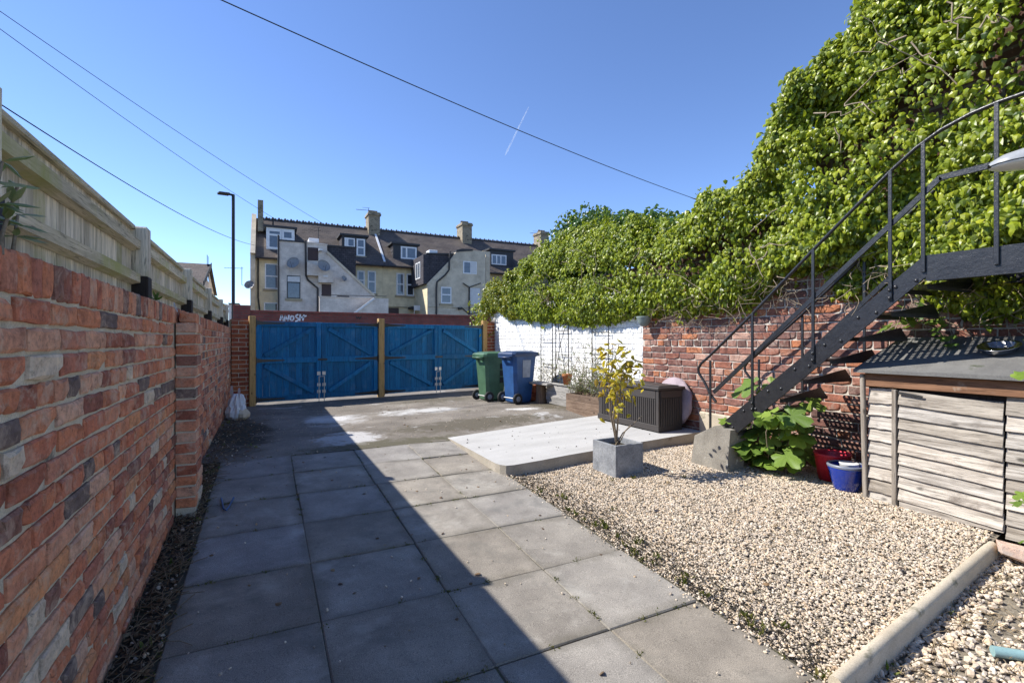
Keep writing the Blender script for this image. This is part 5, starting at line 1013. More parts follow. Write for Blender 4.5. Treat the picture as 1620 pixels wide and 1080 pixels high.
trellis('trellis', 'trellis with crossed scrolls in the middle of the white wall', 7.0, 7.48, .45, -.72, (.16, -.25), True)
trellis('trellis', 'tall trellis rising from the dry herbs in the trough', 5.75, 6.22, .55, -.85, (.12, -.22, -.55))
# storage box
t = thing('storage_box', 'dark brown ribbed resin storage box on the pale concrete pad', 'storage box', (4.1, 4.75, -1.03)); x0, x1, y0, y1, z0, z1 = 3.93, 4.31, 4.19, 5.32, -1.03, -.565
m = MB(); m.box((x0+.012, y0+.012, z0), (x1-.012, y1-.012, z1)); m.build('body', M['boxp'], t)
for yy in np.linspace(y0+.055, y1-.1, 30): MB().box((x0+.002, yy, z0+.075), (x0+.011, yy+.022, z1-.105), .003).build('rib', M['boxp'], t)
for xx in np.linspace(x0+.04, x1-.06, 9): MB().box((xx, y0+.002, z0+.05), (xx+.022, y0+.011, z1-.09), .003).build('rib', M['boxp'], t)
for a, b in (((x0, y0, z0), (x0+.0115, y1, z0+.07)), ((x0, y0+.05, z1-.10), (x0+.0115, y1-.05, z1-.002)), ((x0+.03, y0, z1-.085), (x1-.03, y0+.0115, z1-.004)), ((x0, y0, z0+.0705), (x0+.0113, y0+.045, z1-.001))): MB().box(a, b, .003).build('panel', M['boxp'], t)
m = MB(); m.box((x0-.02, y0-.02, z1+.001), (x1+.015, y1+.02, z1+.035), .008); m.box((x0+.04, y0+.03, z1+.0345), (x1-.04, y1-.03, z1+.047), .005); m.build('lid', M['boxp'], t)
# round cover leaning on the wall
m = MB(); c = Vector((4.345, 4.40, -.735)); V = [c+Vector((-.03, 0, 0))]; nn = 36; rgs = [(.10, -.035), (.2, -.03), (.275, -.012), (.295, .012), (.28, .03)]
for r_, dx in rgs:
    for k in range(nn): a = 2*PI*k/nn; V.append(c+Vector((dx+(.010*math.sin(a*9+r_*8))*(r_/.3)+.06*(-(math.sin(a))*r_/.3*-.0)+r_*math.sin(a)*.10, r_*1.0*math.cos(a), r_*math.sin(a)*1.0)))
Fs = [(0, 1+k, 1+(k+1) % nn) for k in range(nn)]+[(1+i*nn+k, 1+(i+1)*nn+k, 1+(i+1)*nn+(k+1) % nn, 1+i*nn+(k+1) % nn) for i in range(4) for k in range(nn)]
m.add(V, Fs, True); m.build('round_cover', M['cover'], label='round faded mauve fabric cover leaning behind the storage box', cat='cover')
# slate grey square planter
t = thing('square_planter', 'square slate grey planter standing on the gravel holding the yellow shrub', 'planter', (2.88, 3.61, -1.19)); a0, a1, b0, b1, zz0, zz1 = 2.735, 3.045, 3.44, 3.775, -1.21, -.925
for A, B in (((a0, b0, zz0), (a0+.022, b1, zz1)), ((a1-.022, b0, zz0), (a1, b1, zz1)), ((a0+.0225, b0, zz0), (a1-.0225, b0+.022, zz1)), ((a0+.0225, b1-.022, zz0), (a1-.0225, b1, zz1))): MB().box(A, B, .002, .0006).build('side', M['slate'], t)
MB().box((a0+.023, b0+.023, zz0), (a1-.023, b1-.023, zz1-.05)).build('soil', M['soil'], t)
# bucket and pot by the shed
t = thing('bucket', 'pink-red plastic bucket tucked behind the blue glazed pot', 'bucket', (4.08, 2.39, gravel_z(3.8, 2.4)), local=True)
MB().lathe([(0, .004), (.095, 0), (.128, .20), (.134, .205), (.134, .216), (.127, .216), (.118, .19), (.09, .02), (0, .02)], 26).build('body', M['red'], t)
m = MB(); m.lathe([(.02, 0), (.02, .014), (.012, .018), (0, .018)], 8, (.118, -.055, .20)); m.build('handle_lug', M['red'], t)
t = thing('glazed_pot', 'cobalt blue glazed pot with worn grey rim holding a white tub', 'plant pot', (3.90, 2.18, gravel_z(3.77, 2.24)-.005), local=True)
MB().lathe([(0, 0), (.075, 0), (.085, .02), (.108, .10), (.122, .165), (.126, .185), (.118, .186), (.105, .16), (.09, .06), (0, .05)], 28).build('body', M['glaze'], t)
MB().lathe([(.1265, .178), (.1295, .188), (.128, .199), (.118, .201), (.112, .19), (.1185, .1865)], 28).build('rim', M['rimgrey'], t)
m = MB(); m.lathe([(0, 0), (.055, 0), (.062, .09), (.066, .095), (.06, .098), (0, .094)], 20, (3.915, 2.17, gravel_z(3.77, 2.24)+.105)); m.build('tub', M['white'], label='small white tub sitting inside the blue glazed pot', cat='tub')
# hanging wall pot
t = thing('wall_pot', 'small grey green half pot fixed to the brick wall just under the ivy', 'plant pot', (WALLX-.09, 4.83, .2))
MB().lathe([(0, 0), (.045, .004), (.075, .06), (.095, .115), (.10, .125), (.093, .127), (.07, .07), (0, .03)], 20, (WALLX-.105, 4.86, .175)).build('body', M['greypot'], t)
# carrier bag
t = thing('carrier_bag', 'crumpled white plastic carrier bag slumped against the left brick wall', 'bag', (-.40, 8.4, yard_z(0, 8.4)), local=True); m = MB(); V = []; nn = 30
pr_ = [(.04, .0), (.125, .008), (.15, .05), (.155, .11), (.145, .17), (.13, .22), (.115, .27), (.10, .31), (.085, .345), (.06, .37)]
for r_, z in pr_:
    for k in range(nn):
        a = 2*PI*k/nn; f_ = z/.37; q = r_*(1+.20*mnoise.noise((math.cos(a)*2.4, math.sin(a)*2.4, z*9))+(.07+.12*f_)*math.sin(a*9+z*14+math.sin(z*31))+.09*mnoise.noise((a*5, z*40, 1))); V.append((q*math.cos(a)*.85+.03*f_, q*math.sin(a)*1.05-.03*f_, z+.018*mnoise.noise((a*2, z*9, 2))))
m.add(V, [(i*nn+k, i*nn+(k+1) % nn, (i+1)*nn+(k+1) % nn, (i+1)*nn+k) for i in range(len(pr_)-1) for k in range(nn)]+[tuple(range((len(pr_)-1)*nn, len(pr_)*nn))]); m.build('body', M['bag'], t)
for s, q, tz in ((-1, .04, .50), (1, -.06, .47)):
    m = MB(); P = [(s*.05, q-.05, .33), (s*.06, q-.07, .42), (s*.05, q-.02, tz), (s*.045, q+.05, .43), (s*.04, q+.05, .33)]; V = []
    for (x, y, z) in P: V += [(x+.012, y-.012, z), (x-.012, y+.014, z-.012)]
    m.add(V, [(2*i, 2*i+1, 2*i+3, 2*i+2) for i in range(4)]); m.build('handle', M['bag'], t)
m = MB(); V = []
for r_, z in [(.0, .004), (.07, .004), (.10, .04), (.10, .09), (.075, .14), (.03, .165), (0, .168)]:
    for k in range(14): a = 2*PI*k/14; q = r_*(1+.15*math.sin(a*4+z*20)); V.append((.085+q*math.cos(a), -.075+q*math.sin(a), z))
m.add(V, [(i*14+k, i*14+(k+1) % 14, (i+1)*14+(k+1) % 14, (i+1)*14+k) for i in range(6) for k in range(14)]); m.build('contents', M['bagb'], t)
# bits on the ground
def regP(): return R.uniform(1.95, 4.0), R.uniform(4.05, 5.4)
strew('pad_crumbs', 60, regP, lambda x, y: pad_z(x, y)+.003, .004, .012, M['soil'])
V, Fs = cbox(.10, .20, .062, .010, .005)
for (x, y, rz, lab) in ((3.70, 1.19, .5, 'pale broken brick at the end of the edging strip'), (3.92, 1.10, -.3, 'orange broken brick at the right edge below the shed')):
    P, Fq = cbox(.10, .14, .06, .012, .009); m = MB(); m.add(P, Fq); Mx = Matrix.Translation((x, y, -1.165 if x < 3.8 else -1.2)) @ Matrix.Rotation(rz, 4, 'Z') @ Matrix.Rotation(.25, 4, 'X'); m.v = [tuple(Mx @ Vector(p)) for p in m.v]
    m.build('broken_brick', M['brick_old'] if x > 3.8 else M['brick_pale'], label=lab, cat='brick')
m = MB(); p = ray(1570, 1076, 2.05); p.z = low_z(p.x, p.y)+.028; m.tube([p, p+Vector((.10, -.10, .0))], .021, 14, cap=True); m.build('tube', M['teal'], label='pale teal plastic tube lying on the stones at the bottom right', cat='tube')
def ring(name, lab, c, r, wr, M4, cat='ring'):
    m = MB(); m.tube([M4 @ Vector((r*math.cos(a), r*math.sin(a), 0)) for a in np.linspace(0, 2*PI*.96, 22)], wr, 5); m.build(name, M['galv'], label=lab, cat=cat)
q = Vector((-.525, 3.86, .215)); ring('wire_ring', 'loop of bare wire on top of the wall above the brick pier', q, .03, .003, Matrix.Translation(q) @ Matrix.Rotation(1.3, 4, 'Y'))
m = MB(); m.tube([(-.30, 4.33, slab_z(4.3)+.005), (-.285, 4.20, slab_z(4.2)+.012), (-.27, 4.08, slab_z(4.1)+.006), (-.25, 4.02, slab_z(4.0)+.012), (-.235, 4.1, slab_z(4.1)+.01), (-.215, 4.28, slab_z(4.3)+.012)], .006, 6); m.build('cord_scrap', M['blue'], label='scrap of blue cord lying on the paving near the pier', cat='cord')
# ---------------------------------------------------------------- leaves
def leaf_ivy(w=.42, droop=.18, fold=.07, seed=0):
    rg = random.Random(seed); j = lambda: rg.uniform(-.05, .05)
    V = [(0, 0, 0), (-w+j(), .26, -.04), (-w*.72+j(), .62, -.06-droop*.4), (j()*.6, 1.0, -droop), (w*.72+j(), .62, -.06-droop*.4), (w+j(), .26, -.04), (0, .34, fold), (0, .68, fold*.5-droop*.3)]
    return V, [(0, 6, 1), (1, 6, 7), (1, 7, 2), (2, 7, 3), (3, 7, 4), (4, 7, 5), (5, 7, 6), (5, 6, 0)]
def leaf_lance(w=.17, seed=0):
    rg = random.Random(seed); d = rg.uniform(.05, .2)
    V = [(0, 0, 0), (-w*.8, .3, -.03), (-w*.7, .65, -.05-d*.4), (0, 1, -d), (w*.7, .65, -.05-d*.4), (w*.8, .3, -.03), (0, .3, .04), (0, .65, .02-d*.3)]
    return V, [(0, 6, 1), (1, 6, 7), (1, 7, 2), (2, 7, 3), (3, 7, 4), (4, 7, 5), (5, 7, 6), (5, 6, 0)]
def leaf_palm(seed=0):          # five soft lobes with a fold down each vein
    rg = random.Random(seed); V = [(0, .18, .0)]; Fs = []; rim = []
    tips = [(-2.35, .50), (-1.25, .62), (0, .80), (1.25, .62), (2.35, .50)]
    for i, (a, r) in enumerate(tips):
        for da, k in ((-.42, .80), (-.2, .97), (0, 1.04), (.2, .97), (.42, .80)):
            q = r*k*rg.uniform(.94, 1.06); ang = a+da; rim.append((math.sin(ang)*q, .18+math.cos(ang)*q, -.10*q*q+(.05 if da == 0 else -.02)+rg.uniform(-.03, .03)))
        if i < 4: b = (a+tips[i+1][0])/2; q = .36*rg.uniform(.9, 1.1); rim.append((math.sin(b)*q, .18+math.cos(b)*q, .03))
    V += rim; Fs = [(0, i+2, i+1) for i in range(len(rim)-1)]
    return V, Fs
IVY = [leaf_ivy(R.uniform(.36, .50), R.uniform(.08, .32), R.uniform(.03, .10), k) for k in range(8)]
LAN = [leaf_lance(R.uniform(.14, .24), k) for k in range(6)]
PAL = [leaf_palm(k) for k in range(6)]
def leafparts(th, name, variants, Rm, T, rnd, mat, n_ind=300, score=None, smooth=False, stuff='foliage'):
    """the nearest leaves as parts, the rest as one mesh"""
    Rm, T, rnd = np.asarray(Rm), np.asarray(T), np.asarray(rnd); N_ = len(T)
    sc = np.array([(lambda q: q[2] if (-10 < q[0] < 1630 and -10 < q[1] < 1090) else 1e3+q[2])(proj(t)) for t in T]) if score is None else score
    od = np.argsort(sc); ind, rest = od[:n_ind], od[n_ind:]
    pool = [vmesh(name, V, Fs, mat, .13*k, smooth) for k, (V, Fs) in enumerate(variants)]; off = np.array(woff(th))
    for i in ind:
        o = link(name, pool[R.randrange(len(pool))], th); Mx = Matrix([list(Rm[i][0])+[T[i][0]-off[0]], list(Rm[i][1])+[T[i][1]-off[1]], list(Rm[i][2])+[T[i][2]-off[2]], [0, 0, 0, 1]]); o.matrix_basis = Mx
    if len(rest): o = scatter(stuff, variants, Rm[rest], T[rest], rnd[rest], mat, th, smooth); o['kind'] = 'stuff'
def stem(th, pts, r0, r1, mat, name='stem', n=5):
    m = MB(); k = len(pts); m.tube(pts, [r0+(r1-r0)*i/(k-1) for i in range(k)], n); return m.build(name, mat, th)
def wander(p, d, L, n=8, jit=.25, up=0.0):
    p = Vector(p); d = Vector(d).normalized(); out = [p.copy()]
    for i in range(n): d = (d+Vector((R.gauss(0, jit), R.gauss(0, jit), R.gauss(0, jit)+up))).normalized(); p = p+d*(L/n); out.append(p.copy())
    return out
# ---------------------------------------------------------------- ivy over the right wall
ztop = lambda y: lerp(y, [-.5, 1.6, 2.0, 2.25, 2.6, 2.84, 3.0, 3.18, 3.38, 3.6, 3.9, 4.5, 5.2, 6.2, 7.4, 8.4, 8.9, 9.5, 10.4, 11.0, 11.5], [3.6, 3.45, 3.05, 2.75, 2.55, 2.2, 1.98, 1.76, 1.58, 1.54, 1.48, 1.46, 1.62, 1.78, 1.80, 1.66, 1.56, 1.50, 1.42, 1.25, .9])
zbot = lambda y: lerp(y, [-.5, 1.5, 2.3, 3.2, 3.6, 4.8, 6, 8, 9.6, 10.6, 11.5], [.12, .14, .42, .40, .30, .30, .25, .36, .46, .72, .62])
IV = thing('ivy', 'great sunlit bank of glossy green ivy draped over the right hand walls', 'ivy', (WALLX, 5, 0))
def ivy_pts(n, ylo, yhi, deep):
    T, O, RN = [], [], []; 
    while len(T) < n:
        y = R.uniform(ylo, yhi)
        if R.random() > (ztop(y)-zbot(y)+.55)/3.9*(1 if y < 3.1 else .55): continue
        a = math.radians(R.uniform(-82, 140)) if R.random() < .8 else math.radians(R.uniform(-60, 60)); c, s = math.cos(a), math.sin(a)
        zb = zbot(y)+.07*mnoise.noise((y*3.1, 1.7, 4)); zt = ztop(y)+.16*mnoise.noise((y*2.3, 7.1, 0))+.09*mnoise.noise((y*6, 3, 9)); hh = (zt-zb)/2; zm = (zt+zb)/2
        e = .62; X = right_x(y)+.14-.44*math.copysign(abs(c)**e, c); z = zm+hh*math.copysign(abs(s)**e, s)
        nx, nz = -c/.44, s/max(.3, hh); L = math.hypot(nx, nz); nx, nz = nx/L, nz/L
        nb = mnoise.noise((y*2.1, z*2.3, X*2))*(.24 if y < 3.6 else .16)+mnoise.noise((y*5.3, z*5.6, X*5))*.095
        gap = mnoise.noise((y*1.7+9, z*2.0, 3.3+X)); pit = .20*min(1, max(0, (gap-.18)*5))
        if pit > .1 and R.random() < .12: continue
        dep = -R.expovariate(1/deep)+nb*(.4 if z < zb+.25 else 1)+R.gauss(0, .015)-pit
        if R.random() < .03: dep += R.uniform(.02, .12)
        dep = max(dep, -.36); p = [X+nx*dep, y+R.gauss(0, .02), z+nz*dep]
        over = right_x(y)-p[0]; lim = .07+.72*max(0, p[2]-zb)+R.uniform(-.02, .04)
        if over > lim: p[0] = right_x(y)-lim
        if p[0] > right_x(y)-.02 and (p[2] < .60 or y < 2.9): p[0] = right_x(y)-.03
        if p[2] < zb-.10: continue
        T.append(p); O.append((nx, 0, nz)); RN.append(R.random())
    return np.array(T), np.array(O), np.array(RN)
def ivy_orient(O, size, flat=.58):
    n = len(O); nrm = O+NR.normal(0, flat, (n, 3))+np.array([-.10, 0, .22]); tip = np.array([0, 0, -1.0])+O*.35+NR.normal(0, .42, (n, 3)); return frames(tip, nrm)*(size*NR.uniform(.5, 1.4, n))[:, None, None]
T1, O1, N1 = ivy_pts(104000, .45, 9.2, .07); T2, O2, N2 = ivy_pts(11000, 9.0, 11.5, .07)
leafparts(IV, 'leaf', IVY, ivy_orient(O1, .049), T1, N1, M['ivy'], 280, score=np.array([(lambda q, o: q[2]-3*R.random() if (0 < q[0] < 1620 and 0 < q[1] < 1080 and o[0] < -.4) else 1e3+q[2])(proj(t), o) for t, o in zip(T1, O1)]))
o = scatter('yellow_foliage', IVY, ivy_orient(O2, .056), T2, N2, M['ivyend'], IV); o['kind'] = 'stuff'
# hanging corner beyond the wall end
T, RN = [], []
for k in range(420):
    y = R.uniform(10.9, 11.6); T.append((right_x(y)-.28+R.gauss(0, .12), y, 1.0-R.random()**.8*1.0)); 
O = np.tile(np.array([[-.8, -.4, .2]]), (len(T), 1)); o = scatter('hanging_foliage', IVY, ivy_orient(O, .082), T, NR.rand(len(T)), M['ivyend'], IV); o['kind'] = 'stuff'
for k in range(34):             # woody stems showing through the leaves
    y = R.uniform(1.0, 8.0); z = R.uniform(zbot(y)+.1, ztop(y)-.15); pts = wander((right_x(y)-R.uniform(.22, .34), y, z), (R.uniform(-.15, .1), R.choice([-1, 1])*R.uniform(.3, 1), R.uniform(-.2, .7)), R.uniform(.4, 1.0), 9, .28)
    if any(q.z > ztop(q.y)-.22 or q.z < zbot(q.y) for q in pts): continue
    stem(IV, pts, R.uniform(.003, .006), .0018, M['twig'])
for (u0, v0, u1, v1) in ((1334, 160, 1450, 75), (1330, 165, 1390, 172), (1440, 70, 1490, 95), (1490, 35, 1540, 30), (1500, 0, 1520, 60), (1290, 182, 1340, 185), (1325, 205, 1332, 240), (1185, 385, 1205, 440), (1200, 390, 1250, 380), (1215, 400, 1180, 420), (1432, 60, 1350, 85), (1440, 100, 1425, 120), (1555, 30, 1600, 40)):
    dd = (u0-CX)/F; t0 = 4.08/(FX+FY*dd); p = ray(u0, v0, t0); dd = (u1-CX)/F; q = ray(u1, v1, 4.06/(FX+FY*dd)); mid = [p+(q-p)*k/6+Vector((R.gauss(0, .012), R.gauss(0, .015), R.gauss(0, .02))) for k in range(7)]; stem(IV, mid, .0065, .003, M['twig'])
m = MB()                       # tangle of thin runners at the ivy's lower edge
for k in range(330):
    y = R.uniform(1.2, 4.6); z = zbot(y)+R.uniform(-.12, .30); pts = wander((right_x(y)-R.uniform(.02, .22), y, z), (R.uniform(-.4, .3), R.uniform(-1, 1), R.uniform(-.9, .5)), R.uniform(.12, .35), 5, .35); m.tube(pts, .0028, 3, False)
m.build('runners', M['twig'], IV, kind='stuff', fix=False)
# darker evergreen behind, and bronze shoots
def bush(th, c, r, n, size, mat, variants=IVY, n_ind=0, flat=.6, seed=1):
    T, O = [], []
    while len(T) < n:
        d = Vector((R.gauss(0, 1), R.gauss(0, 1), R.gauss(0, 1))).normalized(); q = 1+.28*mnoise.noise(d*2.1+Vector((seed, 0, 0)))+.14*mnoise.noise(d*5+Vector((0, seed, 0))); k = q*(1-R.random()**2*.4)
        T.append((c[0]+d.x*r[0]*k, c[1]+d.y*r[1]*k, c[2]+d.z*r[2]*k)); O.append(tuple(d))
    leafparts(th, 'leaf', variants, ivy_orient(np.array(O), size, flat), T, NR.rand(n), mat, n_ind)
t = thing('evergreen_shrub', 'dark glossy evergreen shrub rising above the ivy behind the white wall', 'shrub', (5.1, 7.0, -1.2))
stem(t, [(5.15, 7, -1.25), (5.1, 6.95, .2), (5.05, 7, 1.3)], .05, .02, M['twig'], 'trunk')
T = []; O = []
for c, r, n in (((5.15, 7.3, 1.68), (.5, .8, .66), 4200), ((5.1, 6.3, 1.62), (.42, .6, .46), 2200), ((5.15, 8.0, 1.55), (.4, .45, .62), 1700), ((4.95, 5.45, 1.5), (.36, .5, .40), 1500), ((4.8, 4.75, 1.4), (.3, .4, .25), 700)):
    for k in range(n):
        d = Vector((R.gauss(0, 1), R.gauss(0, 1), R.gauss(0, 1))).normalized(); q = (1+.35*mnoise.noise(d*2.3+Vector(c)))*(1-R.random()**2*.45); T.append((c[0]+d.x*r[0]*q, c[1]+d.y*r[1]*q, c[2]+d.z*r[2]*q)); O.append(tuple(d))
leafparts(t, 'leaf', IVY, ivy_orient(np.array(O), .068, .6), T, NR.rand(len(T)), M['shrubd'], 0)
t = thing('bronze_shrub', 'sparse bronze young shoots poking above the ivy where the cable lands', 'shrub', (4.75, 3.75, 1.2)); T = []; O = []
for k in range(9):
    pts = wander((4.7+R.gauss(0, .05), 3.8+R.gauss(0, .14), 1.25), (R.uniform(-.5, .1), R.uniform(-.3, .8), 1), R.uniform(.25, .42), 5, .15); stem(t, pts, .006, .003, M['bark'])
    for q in pts[1:]:
        for j in range(3): T.append(tuple(q)); O.append((R.gauss(0, 1), R.gauss(0, 1), .4))
O = np.array(O); leafparts(t, 'leaf', LAN, frames(O+np.array([0, 0, .2]), NR.normal(0, 1, O.shape)+np.array([0, 0, .6]))*(.11*NR.uniform(.7, 1.2, len(O)))[:, None, None], T, NR.rand(len(T)), M['redleaf'], 140)
# ---------------------------------------------------------------- yellow shrub in the slate planter
t = thing('shrub', 'leggy shrub with yellow spotted leaves growing in the square slate planter', 'shrub', (2.87, 3.60, -.98)); T, O = [], []
def gr(u, v, dx=0): d_ = (u-CX)/F; f = 4.27+dx; return ray(u, v, f)
for path_, r0 in (([(971, 700), (966, 655), (964, 610), (967, 585), (975, 560), (979, 545)], .011), ([(971, 698), (970, 660), (977, 620), (985, 590), (992, 570)], .010), ([(972, 698), (978, 655), (982, 620), (985, 600), (995, 580), (1006, 572)], .009), ([(972, 700), (985, 685), (1000, 672), (1016, 657)], .007), ([(975, 698), (990, 680), (998, 672)], .005),
                  ([(967, 640), (960, 625), (953, 612)], .005), ([(966, 610), (955, 585), (945, 578)], .005), ([(975, 625), (965, 600), (950, 596)], .005), ([(985, 600), (1000, 600), (1010, 612)], .004), ([(978, 560), (965, 555), (955, 553)], .004), ([(985, 590), (975, 572), (990, 553)], .004)):
    pts = [gr(u, v, R.uniform(-.06, .06)) for u, v in path_]; pts[0] = Vector((2.88+R.uniform(-.02, .02), 3.61+R.uniform(-.02, .02), -.99)) if path_[0][1] > 690 else pts[0]; stem(t, pts, r0, .003, M['bark'])
    if path_[-1][1] < 640:
        for a, b in zip(pts[1:-1], pts[2:]):
            for k in range(9):
                p = a+(b-a)*R.random()
                if p.z < -.34: continue
                T.append((p.x+R.gauss(0, .03), p.y+R.gauss(0, .03), p.z+R.gauss(0, .03))); O.append((R.gauss(0, .8), R.gauss(0, .8), -.35+R.gauss(0, .4)))
for k in range(130):
    u, v = R.gauss(981, 17), R.gauss(605, 24); p = gr(u, v, R.gauss(0, .09)); T.append(tuple(p)); O.append((R.gauss(0, .8), R.gauss(0, .8), -.5+R.gauss(0, .4)))
O = np.array(O); leafparts(t, 'leaf', [leaf_ivy(.24, .2, .05, 90+k) for k in range(6)], frames(O, NR.normal(0, .6, O.shape)+np.array([-.4, -.2, .6]))*(.068*NR.uniform(.7, 1.3, len(O)))[:, None, None], T, NR.rand(len(T)), M['yellow'], 300)
# ---------------------------------------------------------------- big soft leaves under the stairs
def leafy(name, lab, cat, stems_, size, mat, variants, perstem=7, out=.16, bark='bark', base=(0, 0, 0)):
    t = thing(name, lab, cat, base); T, O, NM = [], [], []
    for p, d, L in stems_:
        pts = wander(p, d, L, 6, .16 if len(stems_) > 1 else .03); stem(t, pts, .006, .003, M[bark])
        for k in range(perstem):
            i = R.randrange(1, 7); q = pts[i]; o = Vector((R.uniform(-1, .35), R.uniform(-1, .55), R.uniform(-.2, .7))).normalized(); e = q+o*out*R.uniform(.4, 1.1)
            stem(t, [q, q+(e-q)*.6+Vector((0, 0, .01)), e], .0025, .002, M['grass'], 'petiole', 4); T.append(tuple(e)); O.append((o.x-.2, o.y, -.25)); NM.append((-.55+R.gauss(0, .3), R.gauss(-.1, .35), .75))
    leafparts(t, 'leaf', variants, frames(np.array(O), np.array(NM))*(size*NR.uniform(.5, 1.2, len(O)))[:, None, None], T, NR.rand(len(T)), mat, 120, smooth=True); return t
R.seed(21); NR.seed(21); g0 = gravel_z(3.9, 2.8)
leafy('mallow_plant', 'big soft-leaved green plant growing beneath the staircase treads', 'plant', [((4.0+R.gauss(0, .07), y+.03, g0), (R.uniform(-.45, .1), R.uniform(-.45, .1), 1.0), h) for y, h in ((2.98, .34), (2.88, .48), (2.78, .62), (2.8, .66), (2.82, .45), (2.84, .6), (2.95, .22), (2.9, .25), (2.76, .74), (2.85, .7))], .20, M['mallow'], PAL, 6, base=(3.95, 2.7, g0))
leafy('weed_plant', 'low bright green weeds spreading behind the concrete footing block', 'plant', [((3.92+R.gauss(0, .06), 3.05+R.gauss(0, .09), g0), (R.uniform(-.6, .1), R.uniform(-.5, .5), .7), .16) for k in range(9)], .06, M['mallow'], PAL, 6, .07, base=(3.9, 3.05, g0))
leafy('tall_plant', 'slender plant with lobed leaves standing before the shed at the right edge', 'plant', [((3.545, 1.085, low_z(3.52, 1.0)), (.02, .0, 1), 1.26)], .085, M['mallow'], PAL, 15, .055, base=(3.545, 1.085, -1.3))
leafy('wall_creeper', 'broad green leaves trailing on the wall beneath the stair landing', 'plant', [((4.36, y, R.uniform(.12, .36)), (-.1, R.choice([-1, 1]), R.uniform(-.3, .1)), .45) for y in (2.0, 1.8, 1.6, 1.4, 1.2, 1.7, 1.3, 1.1)], .095, M['mallow'], PAL, 11, .09, base=(4.36, 1.6, .1))
t = thing('buddleia', 'long pale green pointed leaves sprouting beside the first fence post', 'plant', (-.5, 1.72, .2)); T, O = [], []
for (p, d, L) in (((-.55, 1.56, .20), (.0, .05, 1), .17), ((-.56, 1.64, .2), (.05, .1, 1), .12), ((-.54, 1.48, .2), (.0, -.1, 1), .2)):
    pts = wander(p, d, L, 4, .1); stem(t, pts, .005, .003, M['bark'])
    for q in pts[2:]:
        for k in range(4): T.append(tuple(q)); O.append((R.gauss(0, .5), R.gauss(.1, .8), R.uniform(-.2, .5)))
O = np.array(O); leafparts(t, 'leaf', LAN, frames(O, NR.normal(0, .3, O.shape)+np.array([.2, -.2, 1]))*(.062*NR.uniform(.7, 1.2, len(O)))[:, None, None], T, NR.rand(len(T)), M['paleleaf'], 60, smooth=True)
t = thing('fern_sprig', 'tiny fern sprig rooted on the wall top by the tall fence post', 'plant', (-.52, 3.25, .215)); O = np.array([(R.gauss(0, .6), R.gauss(0, .6), .7) for k in range(12)])
leafparts(t, 'leaf', LAN, frames(O, NR.normal(0, .5, O.shape)+np.array([.3, 0, 1]))*(.05*NR.uniform(.6, 1.2, 12))[:, None, None], [(-.53, 3.25, .215)]*12, NR.rand(12), M['grass'], 12)
# herbs in the trough and behind
def herbs(name, lab, spots_, mat, size, n_st, H, leaves=10, base=(0, 0, 0)):
    t = thing(name, lab, 'plant', base); m = MB(); T, O = [], []
    for k in range(n_st):
        s = R.choice(spots_); pts = wander((s[0]+R.gauss(0, .06), s[1]+R.gauss(0, .09), s[2]), (R.gauss(-.08, .25), R.gauss(0, .3), 1), H*R.uniform(.4, 1), 6, .2); m.tube(pts, [.0035, .003, .003, .0025, .002, .002, .0015], 3, False)
        for j in range(leaves): q = R.choice(pts[1:]); T.append((q.x+R.gauss(0, .015), q.y+R.gauss(0, .015), q.z+R.gauss(0, .015))); O.append((R.gauss(0, 1), R.gauss(0, 1), R.uniform(-.2, .9)))
    m.build('stems', M['straw'], t, kind='stuff', fix=False); O = np.array(O)
    o = scatter('foliage', LAN, frames(O, NR.normal(0, 1, O.shape)+np.array([0, 0, .5]))*(size*NR.uniform(.6, 1.3, len(O)))[:, None, None], T, NR.rand(len(T)), mat, t); o['kind'] = 'stuff'
herbs('dry_herbs', 'straggly dry lavender and herbs filling the plank trough', [(4.25, 5.6+.13*k, -.80) for k in range(6)], M['dull'], .035, 90, .42, 14, (4.25, 5.9, -.8))
herbs('wall_climber', 'thin straggling climber growing up the tall trellis above the trough', [(4.45, 5.9, -.75), (4.47, 6.15, -.75), (4.45, 6.4, -.75)], M['dull'], .035, 55, 1.0, 16, (4.45, 6.1, -.8))
herbs('wall_climber', 'sparse small-leaved climber on the ladder trellis behind the blue bin', [(4.62, 7.75, -1.0), (4.60, 7.45, -.9)], M['dull'], .04, 45, .8, 14, (4.6, 7.6, -1))
herbs('pot_plant', 'little trailing plant in the terracotta pot', [(4.36, 6.72, zb+.50)], M['grass'], .03, 16, .16, 8, (4.36, 6.72, zb+.5))
# ---------------------------------------------------------------- litter, weeds, moss
def regL():
    if R.random() < .72: return R.uniform(-.545, -.39), R.uniform(1.2, 5.4)
    y = R.uniform(5.2, 8.6); return -.54+abs(R.gauss(0, .22)), y
gl = lambda x, y: (slab_z(y)-.005 if y < 5.4 else yard_z(x, y)+.003)
n = 2600; T = [regL() for k in range(n)]; T = [(x, y, gl(x, y)+R.uniform(0, .02)) for x, y in T]
o = scatter('leaf_litter', LAN+IVY, rots(n)*(NR.uniform(.012, .036, n))[:, None, None]*np.array([1, 1, .4])[None, :, None], T, NR.rand(n), M['drys']); o['kind'] = 'stuff'
m = MB()
for k in range(800):
    x, y = regL(); z = gl(x, y)+R.uniform(.004, .03); a = R.gauss(PI/2, .9); L = R.uniform(.05, .24); p = Vector((x, y, z)); q = p+Vector((math.cos(a)*L*.6, math.sin(a)*L, R.uniform(-.012, .02))); q.x = max(q.x, -.54); md = (p+q)/2+Vector((R.gauss(0, .008), R.gauss(0, .008), .006)); m.tube([p, md, q], .0021, 3, False)
m.build('dry_stalks', M['straw'], kind='stuff', fix=False)
strew('strip_stones', 420, regL, gl, .005, .02, M['pebble'])
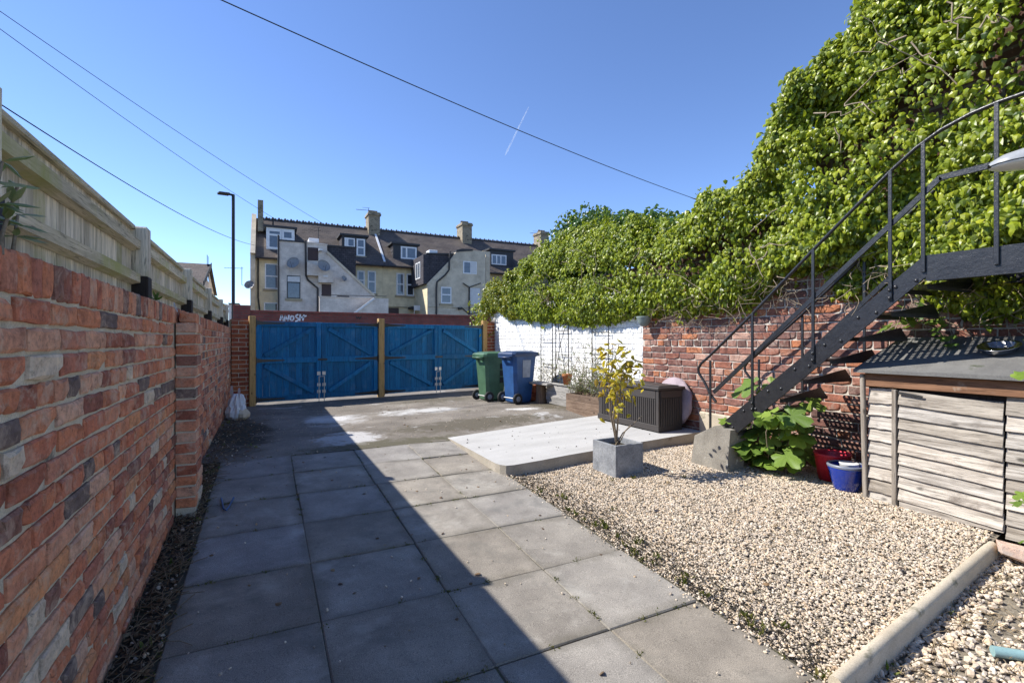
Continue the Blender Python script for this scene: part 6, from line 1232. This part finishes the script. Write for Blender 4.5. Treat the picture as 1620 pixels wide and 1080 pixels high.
def weeds(name, spots_, mat, size, nb, lean=.6):
    T, O = [], []
    for x, y, z in spots_:
        for k in range(nb): T.append((x+R.gauss(0, .012), y+R.gauss(0, .012), z)); O.append((R.gauss(0, lean), R.gauss(0, lean), 1))
    O = np.array(O); o = scatter(name, LAN, frames(O, NR.normal(0, 1, O.shape)+np.array([0, 0, .1]))*(size*NR.uniform(.5, 1.3, len(O)))[:, None, None], T, NR.rand(len(T)), mat); o['kind'] = 'stuff'
weeds('strip_weeds', [(x, y, gl(x, y)) for x, y in (regL() for k in range(26))], M['grass'], .03, 7)
sp = []
for k in range(150):
    if R.random() < .5: sp.append((R.choice(cols[:5])+R.gauss(0, .003), R.uniform(1.2, 5.3)))
    else: sp.append((R.uniform(-.3, 1.9), R.choice(rows[:7])+R.gauss(0, .003)))
weeds('joint_moss', [(x, y, slab_z(y)-.004) for x, y in sp], M['moss'], .014, 16, 1.0)
weeds('gravel_weeds', [(x, y, gravel_z(x, y)) for x, y in [(1.99+abs(R.gauss(0, .06)), R.uniform(1.3, 3.6)) for k in range(34)]+[(1.97, 1.19), (2.0, 1.2), (2.66, 3.4), (2.85, 3.33), (3.2, 3.1), (2.3, 2.9)]], M['moss'], .035, 8)
weeds('kerb_weeds', [(1.97, 1.13, -1.33), (1.99, 1.12, -1.33), (2.3, 1.12, -1.36), (2.9, 1.17, -1.32), (3.2, 1.2, -1.3)], M['grass'], .045, 7)
m = MB()
for k in range(420):
    x = R.uniform(2.1, 3.9); y = R.uniform(.5, 1.22)
    if y > kerb_y(x)-.03: continue
    a = R.uniform(0, PI); L = R.uniform(.05, .2); z = low_z(x, y)+.008; m.tube([(x, y, z), (x+math.cos(a)*L/2, y+math.sin(a)*L*.3, z+.012), (x+math.cos(a)*L, min(y+math.sin(a)*L*.5, kerb_y(x)-.03), z)], .0016, 3, False)
m.build('straw_litter', M['straw'], kind='stuff', fix=False)
n = 130; T = []
for k in range(n):
    t_ = R.random()
    if t_ < .35: x, y = R.uniform(-.3, 1.9), R.uniform(1.2, 5.3); z = slab_z(y)+.004
    elif t_ < .7: x, y = R.uniform(2, 3.8), R.uniform(1.3, 3.8); z = gravel_z(x, y)+.018
    else: x, y = R.uniform(-.2, 3.9), R.uniform(5.6, 9); z = yard_z(x, y)+.01
    T.append((x, y, z))
O = np.stack([NR.normal(0, 1, n), NR.normal(0, 1, n), NR.normal(0, .15, n)], 1)
o = scatter('fallen_leaves', IVY, frames(O, np.tile([[0, 0, 1.]], (n, 1))+NR.normal(0, .25, (n, 3)))*NR.uniform(.015, .04, n)[:, None, None], T, NR.rand(n), M['drys']); o['kind'] = 'stuff'
